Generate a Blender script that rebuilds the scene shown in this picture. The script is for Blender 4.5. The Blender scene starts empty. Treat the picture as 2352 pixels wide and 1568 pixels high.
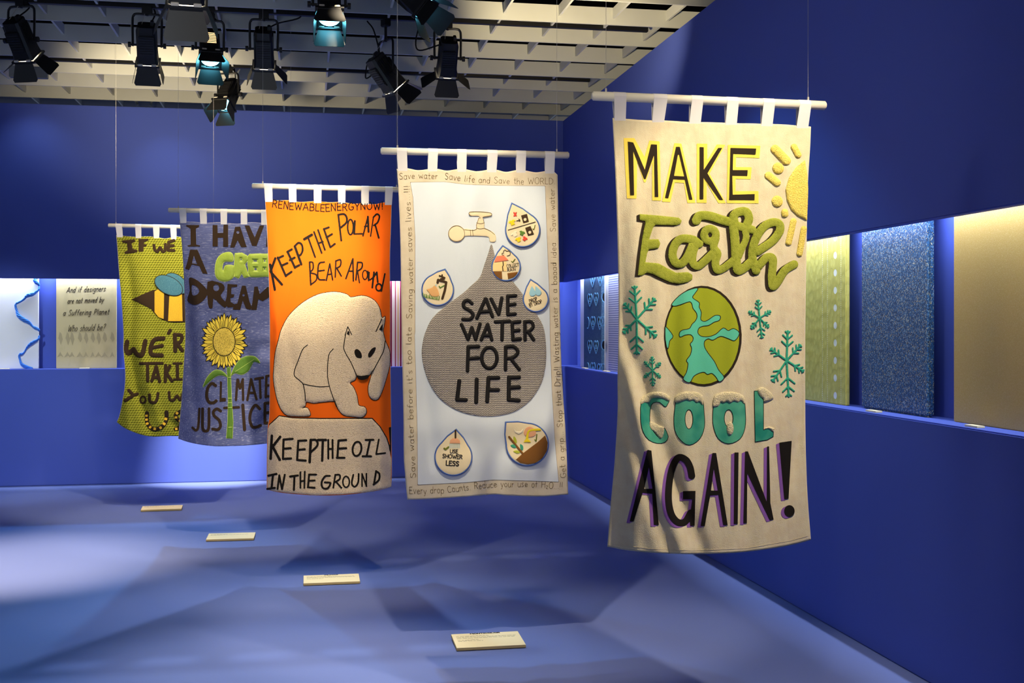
import bpy, bmesh, math, random
import numpy as np
from mathutils import Vector, Matrix

SC = bpy.context.scene
COL = SC.collection
random.seed(7)
RAD = math.radians

# ------------------------------------------------------------------ camera
FOC, CX, HOR, EYE, YAW = 2650.0, 1176.0, 749.0, 1.5, RAD(10.18)
CS, SN = math.cos(YAW), math.sin(YAW)
cam_d = bpy.data.cameras.new('camera')
cam_d.sensor_width = 36.0
cam_d.lens = 36.0 * FOC / 2352.0
cam_d.shift_y = (HOR - 784.0) / 2352.0
cam_d.clip_start, cam_d.clip_end = 0.05, 100
cam = bpy.data.objects.new('camera', cam_d)
cam.location = (0, 0, EYE)
cam.rotation_euler = (RAD(90), 0, -YAW)
COL.objects.link(cam)
SC.camera = cam

# ------------------------------------------------------------------ view, world
SC.view_settings.view_transform = 'Standard'
SC.view_settings.look = 'None'
SC.view_settings.exposure = 0.0
SC.view_settings.gamma = 1.0
SC.view_settings.use_curve_mapping = False
world = bpy.data.worlds.new('world')
SC.world = world
world.use_nodes = True
world.node_tree.nodes['Background'].inputs[0].default_value = (0.62, 0.74, 1.0, 1)
world.node_tree.nodes['Background'].inputs[1].default_value = 0.25

WARM = (1.0, 0.82, 0.54)
WHITE = (1.0, 0.93, 0.82)
COOL = (0.78, 0.88, 1.0)
CYAN = (0.25, 0.66, 1.0)

def light(name, kind, loc, aim, energy, color, size=0.05, angle=50, blend=0.5, size_y=None, parent=None):
    d = bpy.data.lights.new(name, kind)
    d.energy, d.color = energy, color
    if kind == 'SPOT':
        d.spot_size, d.spot_blend, d.shadow_soft_size = RAD(angle), blend, size
    elif kind == 'AREA':
        d.shape, d.size, d.size_y = 'RECTANGLE', size, size_y or size
    else:
        d.shadow_soft_size = size
    o = bpy.data.objects.new(name, d)
    COL.objects.link(o)
    o.location = loc
    if aim is not None and kind == 'AREA': o.rotation_euler = aim
    elif aim is not None:
        v = Vector(aim) - Vector(loc)
        o.rotation_euler = v.to_track_quat('-Z', 'Y').to_euler()
    if parent is not None:
        o.parent = parent
    return o

# ------------------------------------------------------------------ room numbers (metres)
XW, YB = 2.584, 11.46          # right wall plane, back wall plane
TOP, LOUVRE = 3.59, 3.70       # wall top, underside of the louvre ceiling
SILL, FASC = 1.097, 1.949      # display slit in the walls
# theatre spots of the hall that hang above and behind the camera, aimed at the banners
E_SPOT, E_CY, E_CY2 = 60, 150, 260
# each banner has steep warm spots close in front of it
for p, q, e, an in (((2.15, 2.75, 3.5), (1.45, 4.0, 1.05), 345, 48), ((0.9, 2.4, 3.5), (1.45, 4.0, 1.2), 50, 44),
                    ((0.50, 4.35, 3.5), (0.80, 5.42, 1.05), 265, 46), ((1.6, 4.2, 3.5), (0.80, 5.42, 1.0), 40, 44),
                    ((-0.45, 5.85, 3.5), (0.10, 6.94, 0.85), 135, 42), ((0.75, 5.9, 3.5), (0.10, 6.94, 0.85), 105, 42), ((0.0, 5.0, 3.5), (0.03, 6.94, 2.02), 820, 23),
                    ((-0.45, 7.4, 3.5), (-0.50, 8.49, 1.0), 200, 46), ((0.3, 6.7, 3.5), (-0.50, 8.49, 1.0), 50, 40),
                    ((-0.85, 8.75, 3.45), (-1.05, 9.88, 1.0), 210, 48)):
    light('key_lamp', 'SPOT', p, q, e, WARM, 0.035, an, 0.45 if an > 30 else 1.0)
light('front_lamp', 'SPOT', (0.9, -0.6, 3.6), (0.3, 7.0, 1.7), 260, WARM, 0.25, 32, 0.8)
# spots further left that make the pale pools on the carpet and the back wall, then an added fill
light('pool_fill_lamp', 'SPOT', (-2.8, 6.4, 3.5), (-1.85, 7.7, 0), 2000, (1.0, 0.76, 0.46), 0.05, 36, 1.0)
light('pool_fill_lamp', 'SPOT', (-0.30, 9.3, 3.62), (-0.85, 11.46, 0.36), 3600, (1.0, 0.92, 0.74), 0.05, 20, 1.0)
light('pool_fill_lamp', 'SPOT', (-2.6, 3.6, 3.5), (2.58, 5.6, 2.4), 220, WHITE, 0.6, 50, 1.0)  # unseen soft fill, added to brighten the right wall
# gelled spots at the far end shining back towards the viewer
light('pool_fill_lamp', 'SPOT', (0.33, 7.8, 3.5), (-0.3, 5.3, 0), 220, (0.70, 0.88, 1.0), 0.03, 50, 0.8)
light('pool_fill_lamp', 'SPOT', (0.2, 6.2, 3.5), (-0.1, 5.2, 0), 330, (1.0, 0.74, 0.42), 0.03, 34, 1.0)
# LED lines hidden above the slits
light('slit_lamp', 'AREA', (XW + 0.066, 4.2, 2.08), (0, RAD(-5), 0), 110, COOL, 0.02, size_y=14.0)
light('slit_lamp', 'AREA', (-2.4, YB + 0.066, 2.08), (RAD(5), 0, 0), 110, COOL, 9.8, size_y=0.02)
# unseen lamps without fixtures: uplights for the louvre boards, then wall grazers
light('louvre_fill', 'SPOT', (1.5, 7.1, 2.95), (2.1, 8.4, 3.95), 130, (1.0, 0.80, 0.46), 0.03, 84, 0.7)
light('louvre_fill', 'SPOT', (-1.3, 9.0, 2.8), (-1.0, 11.4, 3.95), 210, (1.0, 0.80, 0.48), 0.1, 84, 0.9)
light('louvre_fill', 'SPOT', (-1.2, 3.2, 2.4), (-0.8, 8.3, 3.9), 70, (0.84, 0.93, 1.0), 0.3, 50, 1.0)  # added fill that lifts the dark boards on the left
light('louvre_fill', 'SPOT', (-2.5, 11.0, 3.62), (-2.5, 11.5, 2.7), 6, (0.8, 0.95, 1.0), 0.05, 100, 1.0)  # this pair is added to brighten the top of the back wall
light('louvre_fill', 'SPOT', (-1.35, 10.9, 3.62), (-1.2, 11.5, 2.4), 8, (0.8, 0.95, 1.0), 0.05, 80, 1.0)
light('pool_fill_lamp', 'SPOT', (-3.4, 8.3, 3.5), (-2.7, 11.46, 0.5), 420, (0.82, 0.95, 1.0), 0.05, 42, 1.0)


# ------------------------------------------------------------------ materials
class N:
    """small expression builder for math nodes"""
    def __init__(s, t, sock): s.t, s.s = t, sock
    def _op(s, op, *o):
        n = s.t.nodes.new('ShaderNodeMath'); n.operation = op
        for i, a in enumerate((s,) + o):
            if isinstance(a, N): s.t.links.new(a.s, n.inputs[i])
            else: n.inputs[i].default_value = float(a)
        return N(s.t, n.outputs[0])
    def __add__(s, o): return s._op('ADD', o)
    def __sub__(s, o): return s._op('SUBTRACT', o)
    def __mul__(s, o): return s._op('MULTIPLY', o)
    def __truediv__(s, o): return s._op('DIVIDE', o)
    def fract(s): return s._op('FRACT')
    def floor(s): return s._op('FLOOR')
    def abs(s): return s._op('ABSOLUTE')
    def sin(s): return s._op('SINE')
    def lt(s, o): return s._op('LESS_THAN', o)
    def gt(s, o): return s._op('GREATER_THAN', o)
    def mod(s, o): return s._op('FLOORED_MODULO', o)
    def max(s, o): return s._op('MAXIMUM', o)
    def min(s, o): return s._op('MINIMUM', o)
    def clamp(s): return s.max(0.0).min(1.0)
    def smooth(s, a, b): return ((s - a) / (b - a)).clamp()

def srgb(r, g, b):
    f = lambda c: ((c / 255 + 0.055) / 1.055) ** 2.4 if c > 10 else c / 255 / 12.92
    return (f(r), f(g), f(b), 1.0)

class Mat:
    def __init__(s, name, col, rough=0.85, spec=0.2, sheen=0.0):
        s.m = bpy.data.materials.new(name); s.m.use_nodes = True
        s.t = s.m.node_tree; s.b = s.t.nodes['Principled BSDF']
        s.col = srgb(*col)
        s.b.inputs['Base Color'].default_value = s.col
        s.b.inputs['Roughness'].default_value = rough
        s.b.inputs['Specular IOR Level'].default_value = spec
        if sheen: s.b.inputs['Sheen Weight'].default_value = sheen
        s.height = None
    def xyz(s):
        if not hasattr(s, '_x'):
            c = s.t.nodes.new('ShaderNodeTexCoord')
            q = s.t.nodes.new('ShaderNodeSeparateXYZ'); s.t.links.new(c.outputs['Object'], q.inputs[0])
            s._x = [N(s.t, o) for o in q.outputs]; s._c = c
        return s._x
    def noise(s, scale, detail=3, stretch=(1, 1, 1), rough=0.5):
        s.xyz()
        mp = s.t.nodes.new('ShaderNodeMapping'); mp.inputs['Scale'].default_value = stretch
        s.t.links.new(s._c.outputs['Object'], mp.inputs[0])
        n = s.t.nodes.new('ShaderNodeTexNoise'); n.inputs['Scale'].default_value = scale
        n.inputs['Detail'].default_value = detail; n.inputs['Roughness'].default_value = rough
        s.t.links.new(mp.outputs[0], n.inputs['Vector'])
        return N(s.t, n.outputs[0])
    def voronoi(s, scale, stretch=(1, 1, 1)):
        s.xyz()
        mp = s.t.nodes.new('ShaderNodeMapping'); mp.inputs['Scale'].default_value = stretch
        s.t.links.new(s._c.outputs['Object'], mp.inputs[0])
        n = s.t.nodes.new('ShaderNodeTexVoronoi'); n.inputs['Scale'].default_value = scale
        s.t.links.new(mp.outputs[0], n.inputs['Vector'])
        q = s.t.nodes.new('ShaderNodeSeparateColor'); s.t.links.new(n.outputs['Color'], q.inputs[0])
        return N(s.t, q.outputs[0]), N(s.t, n.outputs['Distance']), N(s.t, q.outputs[1])
    def mix(s, fac, col):
        """paint col over what is there where fac is 1"""
        n = s.t.nodes.new('ShaderNodeMix'); n.data_type = 'RGBA'
        inp = s.b.inputs['Base Color']
        if inp.links: s.t.links.new(inp.links[0].from_socket, n.inputs[6])
        else: n.inputs[6].default_value = s.col
        n.inputs[7].default_value = srgb(*col)
        s.t.links.new(fac.s, n.inputs[0]); s.t.links.new(n.outputs[2], inp)
        return s
    def bump(s, h, dist=0.002, strength=1.0):
        n = s.t.nodes.new('ShaderNodeBump'); n.inputs['Distance'].default_value = dist
        n.inputs['Strength'].default_value = strength
        s.t.links.new(h.s, n.inputs['Height'])
        if s.b.inputs['Normal'].links: s.t.links.new(s.b.inputs['Normal'].links[0].from_socket, n.inputs['Normal'])
        s.t.links.new(n.outputs[0], s.b.inputs['Normal'])
        return s
    def emit(s, col, strength):
        s.b.inputs['Emission Color'].default_value = (*col, 1); s.b.inputs['Emission Strength'].default_value = strength
        return s

def fabric(name, col, scale=420, amp=0.0012, var=None, vs=60, rough=0.9, wrinkle=0.0):
    m = Mat(name, col, rough, 0.15)
    m.bump(m.noise(scale, 2), amp, 0.7)
    if wrinkle: m.bump(m.noise(9, 3, (1, 1, 0.35)), wrinkle, 0.8)
    if var: m.mix(m.noise(vs, 4).smooth(0.42, 0.68) * 0.6, var)
    return m.m

M = {}
def setup_materials():
    m = Mat('blue_carpet', (98, 114, 178), 0.72, 0.35); m.bump(m.noise(900, 2), 0.001, 0.5)
    m.mix(m.noise(1.7, 4).smooth(0.45, 0.75) * 0.12, (108, 124, 184)); M['floor'] = m.m
    m = Mat('blue_wall_paint', (74, 92, 180), 0.8, 0.2); m.bump(m.noise(260, 2), 0.0006, 0.4)
    m.mix(m.noise(2.2, 3).smooth(0.4, 0.8) * 0.10, (84, 101, 186)); M['wall'] = m.m
    m = Mat('louvre_grey', (196, 198, 194), 0.7, 0.3); m.mix(m.noise(3, 3).smooth(0.5, 0.8) * 0.2, (165, 163, 152)); M['louvre'] = m.m
    M['void'] = Mat('void_black', (16, 15, 14), 0.95, 0.0).m
    M['rod'] = Mat('white_rod', (232, 228, 214), 0.45, 0.4).m
    M['tab'] = fabric('white_ribbon', (226, 226, 232), 700, 0.0006)
    M['wire'] = Mat('steel_wire', (190, 188, 184), 0.35, 0.6).m
    M['lining'] = fabric('white_lining', (226, 220, 205), 500, 0.0008)
    M['black_metal'] = Mat('black_enamel', (16, 16, 18), 0.42, 0.5).m
    M['leaf_metal'] = Mat('black_leaf', (26, 26, 28), 0.42, 0.5).m
    M['steel'] = Mat('bright_steel', (205, 198, 184), 0.35, 0.6).m
    M['cable'] = Mat('black_rubber', (14, 14, 15), 0.6, 0.3).m
    M['lens_warm'] = Mat('lens_warm', (255, 240, 210), 0.3).emit((1.0, 0.86, 0.62), 60).m
    M['lens_cyan'] = Mat('lens_cyan', (120, 220, 255), 0.3).emit((0.16, 0.74, 1.0), 15).m
    M['vent_glow'] = Mat('vent_glow', (255, 180, 90), 0.5).emit((1.0, 0.62, 0.28), 2.2).m
    M['grey_box'] = Mat('grey_box', (120, 124, 126), 0.5, 0.4).m
    m = Mat('foam_board', (240, 226, 186), 0.7, 0.2); M['plaque'] = m.m
    M['plaque_edge'] = Mat('board_edge', (190, 170, 120), 0.8).m
    M['ink'] = Mat('dark_ink', (46, 40, 34), 0.8, 0.1).m
    M['ink_grey'] = Mat('grey_ink', (120, 112, 92), 0.8, 0.1).m
    M['led'] = Mat('led_strip', (255, 255, 255), 0.4).emit((0.80, 0.90, 1.0), 6).m
    # ---- banner one
    M['cream'] = fabric('cream_knit', (216, 207, 178), 330, 0.0016, (206, 190, 160), 26, wrinkle=0.018)
    M['brown_black'] = fabric('brown_black_knit', (46, 38, 30), 500, 0.001)
    M['lemon'] = fabric('lemon_knit', (240, 216, 92), 500, 0.001)
    m = Mat('lemon_fleece', (236, 216, 112), 0.95, 0.1); m.bump(m.noise(260, 4), 0.005, 1.0)
    m.mix(m.noise(170, 3).smooth(0.5, 0.66) * 0.4, (206, 172, 60)); M['lemon_fleece'] = m.m
    m = Mat('moss_fleece', (160, 168, 66), 0.95, 0.1); m.bump(m.noise(400, 4), 0.003, 1.0)
    m.mix(m.noise(90, 4).smooth(0.48, 0.7) * 0.5, (118, 134, 28)); M['moss_fleece'] = m.m
    M['globe_green'] = fabric('globe_green', (156, 168, 40), 480, 0.001)
    M['teal'] = fabric('teal_knit', (92, 196, 166), 480, 0.001)
    m = Mat('teal_dip_dye', (84, 172, 142), 0.9, 0.1); m.bump(m.noise(420, 2), 0.001, 0.7)
    m.mix(m.noise(9, 2).smooth(0.40, 0.62) * 0.85, (22, 128, 116)); M['teal_dye'] = m.m
    M['teal_yarn'] = fabric('teal_yarn', (52, 160, 132), 300, 0.003)
    m = Mat('snow_fleece', (216, 206, 172), 0.95, 0.1); m.bump(m.noise(260, 4), 0.005, 1.0)
    m.mix(m.noise(70, 3).smooth(0.5, 0.7) * 0.4, (186, 184, 150)); M['snow_fleece'] = m.m
    M['black_knit'] = fabric('black_knit', (28, 25, 24), 500, 0.001)
    M['purple'] = fabric('purple_knit', (136, 92, 172), 500, 0.001)
    # ---- banner two
    M['felt'] = fabric('beige_felt', (208, 198, 178), 500, 0.0012, (194, 182, 158), 18, wrinkle=0.005)
    M['pale_blue'] = fabric('pale_blue_jersey', (204, 214, 226), 520, 0.0008, wrinkle=0.004)
    m = Mat('grey_ripple_knit', (156, 150, 144), 0.92, 0.1)
    x, y, z = m.xyz()
    tri = ((x / 0.0125).fract() - 0.5).abs() * 2.0
    wav = ((z / 0.0088 + tri * 0.42 + (m.noise(26, 2) - 0.5) * 0.9) * 6.28318).sin()
    m.mix(wav.smooth(0.1, -0.8) * 0.6, (104, 99, 96)); m.mix(m.noise(330, 3).smooth(0.5, 0.68) * 0.4, (196, 190, 182))
    m.bump(wav, 0.002, 0.5); m.mix(m.noise(240, 3).smooth(0.5, 0.7) * 0.45, (126, 120, 117)); M['grey_knit'] = m.m
    M['black_felt'] = fabric('black_felt', (30, 29, 31), 600, 0.0008)
    M['blue_cord'] = fabric('blue_cord', (84, 112, 176), 350, 0.002)
    M['patch_felt'] = fabric('patch_felt', (226, 212, 178), 500, 0.001)
    M['thread_brown'] = fabric('brown_thread', (112, 90, 56), 400, 0.001)
    M['thread_dark'] = fabric('dark_thread', (112, 96, 66), 400, 0.001)
    for k, c in dict(icon_brown=(66, 50, 34), icon_red=(214, 74, 62), icon_yellow=(226, 204, 44), icon_green=(92, 128, 56), icon_white=(236, 226, 200),
                     icon_rose=(222, 128, 98), icon_sand=(236, 206, 146), icon_soil=(120, 80, 38), icon_peach=(226, 168, 128), icon_sky=(150, 196, 214),
                     icon_olive=(104, 112, 44), icon_leaf=(64, 152, 124), icon_lime=(168, 176, 60), icon_fox=(214, 166, 112)).items():
        M[k] = fabric(k, c, 500, 0.0008)
    # ---- banner three
    m = Mat('orange_knit', (242, 104, 20), 0.9, 0.12); m.bump(m.noise(520, 2), 0.001, 0.6); m.bump(m.noise(7, 3, (1, 1, 0.4)), 0.006, 0.7); M['orange'] = m.m
    m = Mat('cream_fleece', (232, 213, 186), 0.95, 0.1); m.bump(m.noise(190, 5, (1, 1, 1.3)), 0.007, 1.0)
    m.mix(m.noise(150, 4, (1, 1, 1.5)).smooth(0.52, 0.66) * 0.55, (176, 150, 120)); M['fleece'] = m.m
    # ---- banner four
    m = Mat('denim_blue_knit', (104, 114, 166), 0.92, 0.1)
    x, y, z = m.xyz()
    dx = (x / 0.0092).fract() - 0.5; dz = (z / 0.0092).fract() - 0.5
    dot = (dx * dx + dz * dz).smooth(0.12, 0.03)
    band = m.noise(11, 2, (0.12, 1, 1)).smooth(0.44, 0.54)
    m.mix(dot * (band * 0.75 + 0.2), (44, 52, 98))
    st = m.noise(190, 3, (0.09, 1, 1)).smooth(0.56, 0.68)
    m.mix(st * 0.7, (176, 182, 212)); m.bump(dot * -1.0, 0.002, 0.8); M['denim'] = m.m
    M['cocoa'] = fabric('cocoa_felt', (58, 44, 32), 500, 0.001)
    m = Mat('lime_satin', (166, 192, 72), 0.5, 0.4); m.bump(m.noise(16, 3), 0.010, 0.8); M['satin'] = m.m
    M['lime_edge'] = fabric('lime_edging', (206, 226, 120), 500, 0.001)
    m = Mat('leaf_satin', (92, 134, 42), 0.55, 0.3); m.bump(m.noise(22, 3), 0.006, 0.8); M['leaf_satin'] = m.m
    M['sun_yellow'] = fabric('sunflower_yellow', (250, 222, 84), 500, 0.0008)
    m = Mat('sunflower_seed_disc', (240, 212, 96), 0.9, 0.1); v, d, g = m.voronoi(190); m.mix(d.lt(0.36) * 0.9, (110, 84, 20)); M['seed'] = m.m
    # ---- banner five
    m = Mat('chartreuse_mesh_knit', (166, 170, 58), 0.9, 0.12)
    x, y, z = m.xyz()
    row = z / 0.0190 + (m.noise(3, 1) - 0.5) * 0.8
    u = (x / 0.0215 + (row.floor() * 0.5)).fract() - 0.5; v = row.fract() - 0.5
    sl = (u / 0.41) * (u / 0.41) + ((v - u * 0.5) / 0.22) * ((v - u * 0.5) / 0.22)
    hole = sl.smooth(1.5, 0.6)
    m.mix(hole, (58, 62, 16)); m.mix(sl.smooth(2.4, 1.1) * 0.35, (140, 144, 36)); m.bump(hole * -1.0, 0.004, 0.9); M['mesh_knit'] = m.m
    m = Mat('wing_teal', (66, 118, 142), 0.85, 0.15); m.bump(m.noise(300, 3), 0.002, 0.8); m.mix(m.noise(220, 3, (1, 1, 2.5)).smooth(0.5, 0.65) * 0.6, (120, 172, 184)); M['wing'] = m.m
    m = Mat('bee_gold', (236, 192, 60), 0.85, 0.15); m.bump(m.noise(260, 4), 0.003, 0.9); m.mix(m.noise(200, 3, (1, 1, 2)).smooth(0.5, 0.66) * 0.5, (190, 140, 30)); M['gold'] = m.m
    # ---- wall panels
    m = Mat('white_panel', (224, 222, 224), 0.8, 0.2); m.bump(m.noise(300, 2), 0.0008, 0.5); M['white_panel'] = m.m
    M['rope_blue'] = fabric('rope_blue', (66, 122, 208), 160, 0.004)
    m = Mat('sand_panel', (206, 188, 140), 0.8, 0.2); m.mix(m.noise(7, 4, (1, 1, 0.5)).smooth(0.52, 0.72) * 0.35, (150, 138, 106)); M['sand_panel'] = m.m
    M['smudge'] = Mat('smudge_grey', (176, 160, 122), 0.9, 0.1).m
    m = Mat('stripe_fabric', (232, 206, 196), 0.85, 0.15); x, y, z = m.xyz()
    s = (x / 0.096).fract()
    m.mix(s.gt(0.22) * s.lt(0.34), (170, 66, 82)); m.mix(s.gt(0.50) * s.lt(0.62), (206, 160, 96)); m.mix(s.gt(0.74) * s.lt(0.92), (134, 40, 66)); M['stripe'] = m.m
    m = Mat('slate_sparkle', (62, 92, 124), 0.8, 0.2); v, d, g = m.voronoi(420); m.mix(v.gt(0.93) * 0.5, (170, 196, 214)); m.mix(m.noise(40, 3).smooth(0.5, 0.7) * 0.3, (46, 70, 98)); M['slate'] = m.m
    M['sky_line'] = fabric('sky_line', (118, 180, 218), 400, 0.001)
    m = Mat('zigzag_weave', (214, 216, 232), 0.85, 0.15); x, y, z = m.xyz()
    tri = ((y / 0.030).fract() - 0.5).abs() * 2.0
    zz = (z / 0.020 + tri * 0.55).fract(); m.mix(zz.lt(0.46), (48, 58, 140)); M['zigzag'] = m.m
    m = Mat('yellow_lace', (212, 200, 104), 0.8, 0.2); x, y, z = m.xyz()
    v, d, g = m.voronoi(34, (1, 1, 0.7)); m.mix(d.gt(0.5) * 0.3, (180, 164, 68)); m.bump(d, 0.002, 0.6)
    dd = ((y - 0.12) / 0.0185); dz = ((z / 0.0905).fract() - 0.5) / 0.20
    m.mix((dd * dd + dz * dz).lt(1.0), (240, 238, 220))
    for yy in (0.055, 0.21, 0.27): m.mix(((y - yy).abs().lt(0.0022)) * ((z / 0.011).fract().lt(0.55)), (240, 236, 200))
    M['lace'] = m.m
    m = Mat('blue_tinsel', (38, 92, 138), 0.55, 0.5); v, d, g = m.voronoi(360, (1, 1, 0.62))
    m.mix(v.gt(0.58), (14, 40, 72)); m.mix(v.gt(0.92), (140, 168, 184)); m.mix(g.gt(0.93), (206, 190, 140)); m.bump(v, 0.006, 1.0); M['tinsel'] = m.m
    m = Mat('gold_lurex', (206, 170, 86), 0.5, 0.5); v, d, g = m.voronoi(900); m.mix(v.gt(0.9) * 0.6, (240, 222, 160)); m.mix(m.noise(500, 2).smooth(0.5, 0.7) * 0.3, (176, 150, 84)); M['lurex'] = m.m
setup_materials()

# ------------------------------------------------------------------ object helpers
def obj(name, verts, faces, mat, parent=None, smooth=False):
    me = bpy.data.meshes.new(name)
    me.from_pydata([tuple(v) for v in verts], [], [tuple(f) for f in faces])
    mats = mat if isinstance(mat, (list, tuple)) else [mat]
    for k in mats: me.materials.append(M[k])
    if smooth: me.polygons.foreach_set('use_smooth', [True] * len(me.polygons))
    me.update()
    o = bpy.data.objects.new(name, me); COL.objects.link(o)
    if parent is not None: o.parent = parent
    return o

def bobj(name, bm, mat, parent=None, smooth=False):
    me = bpy.data.meshes.new(name)
    bmesh.ops.recalc_face_normals(bm, faces=bm.faces[:])
    bm.to_mesh(me); bm.free()
    me.materials.append(M[mat])
    if smooth: me.polygons.foreach_set('use_smooth', [True] * len(me.polygons))
    o = bpy.data.objects.new(name, me); COL.objects.link(o)
    if parent is not None: o.parent = parent
    return o

def thing(name, label, cat, loc=(0, 0, 0), group=None):
    o = bpy.data.objects.new(name, None); COL.objects.link(o)
    o.empty_display_size = 0.1
    o.location = loc
    tag(o, label, cat, group)
    return o

def tag(o, label, cat, group=None):
    o['label'] = label; o['category'] = cat
    if group: o['group'] = group
    return o

def struct(o):
    o['kind'] = 'structure'; return o

def add_box(bm, a, b, mtx=None, bevel=0.0):
    vs = [bm.verts.new((x, y, z)) for x in (a[0], b[0]) for y in (a[1], b[1]) for z in (a[2], b[2])]
    fs = [bm.faces.new([vs[i] for i in f]) for f in ((0, 1, 3, 2), (4, 6, 7, 5), (0, 4, 5, 1), (2, 3, 7, 6), (0, 2, 6, 4), (1, 5, 7, 3))]
    if bevel:
        es = list({e for f in fs for e in f.edges})
        r = bmesh.ops.bevel(bm, geom=es, offset=bevel, segments=2, affect='EDGES')
        vs = list({v for f in r['faces'] for v in f.verts} | {v for v in vs if v.is_valid})
    if mtx is not None:
        bmesh.ops.transform(bm, matrix=mtx, verts=[v for v in vs if v.is_valid])
    return bm

def add_cyl(bm, p, q, r, r2=None, seg=14):
    p, q = Vector(p), Vector(q); d = q - p
    mt = Matrix.Translation((p + q) / 2) @ d.to_track_quat('Z', 'Y').to_matrix().to_4x4()
    bmesh.ops.create_cone(bm, cap_ends=True, segments=seg, radius1=r, radius2=r if r2 is None else r2, depth=d.length, matrix=mt)
    return bm

def add_tube(bm, pts, rad, seg=8):
    pts = [Vector([float(c) for c in p]) for p in pts]; n = len(pts)
    rad = [float(w) for w in (rad if isinstance(rad, (list, tuple)) else [rad] * n)]
    rings = []
    up = Vector((0.31, 0.11, 0.94))
    for i, p in enumerate(pts):
        t = (pts[min(i + 1, n - 1)] - pts[max(i - 1, 0)]).normalized()
        a = t.cross(up)
        if a.length < 1e-3: a = t.cross(Vector((1, 0, 0)))
        a.normalize(); b = t.cross(a)
        rings.append([bm.verts.new(p + rad[i] * (math.cos(k * 2 * math.pi / seg) * a + math.sin(k * 2 * math.pi / seg) * b)) for k in range(seg)])
    for r0, r1 in zip(rings, rings[1:]):
        for k in range(seg): bm.faces.new((r0[k], r0[(k + 1) % seg], r1[(k + 1) % seg], r1[k]))
    bm.faces.new(rings[0][::-1]); bm.faces.new(rings[-1])
    return bm

def spline(pts, n=6, closed=False):
    """Catmull-Rom through 2-D or 3-D points"""
    P = np.array(pts, float); m = len(P); out = []
    rng = range(m if closed else m - 1)
    for i in rng:
        p0 = P[(i - 1) % m] if closed or i > 0 else P[0] * 2 - P[1]
        p1, p2 = P[i], P[(i + 1) % m]
        p3 = P[(i + 2) % m] if closed or i + 2 < m else P[-1] * 2 - P[-2]
        for k in range(n):
            t = k / n
            out.append(0.5 * ((2 * p1) + (p2 - p0) * t + (2 * p0 - 5 * p1 + 4 * p2 - p3) * t * t + (3 * p1 - p0 - 3 * p2 + p3) * t ** 3))
    if not closed: out.append(P[-1])
    return np.array(out)

# ------------------------------------------------------------------ flat artwork: union of strokes and shapes, meshed on a grid
def unproject_y(px, py, Y):
    a = (np.asarray(px, float) - CX) / FOC; b = (HOR - np.asarray(py, float)) / FOC
    t = Y / (CS - a * SN)
    return t * (a * CS + SN), np.zeros_like(t) + Y, EYE + b * t
def unproject_x(px, py, X):
    a = (np.asarray(px, float) - CX) / FOC; b = (HOR - np.asarray(py, float)) / FOC
    t = X / (a * CS + SN)
    return np.zeros_like(t) + X, t * (CS - a * SN), EYE + b * t
def unproject_z(px, py, Z):
    a = (px - CX) / FOC; b = (HOR - py) / FOC
    t = (Z - EYE) / b
    return Vector((t * (a * CS + SN), t * (CS - a * SN), Z))

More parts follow.
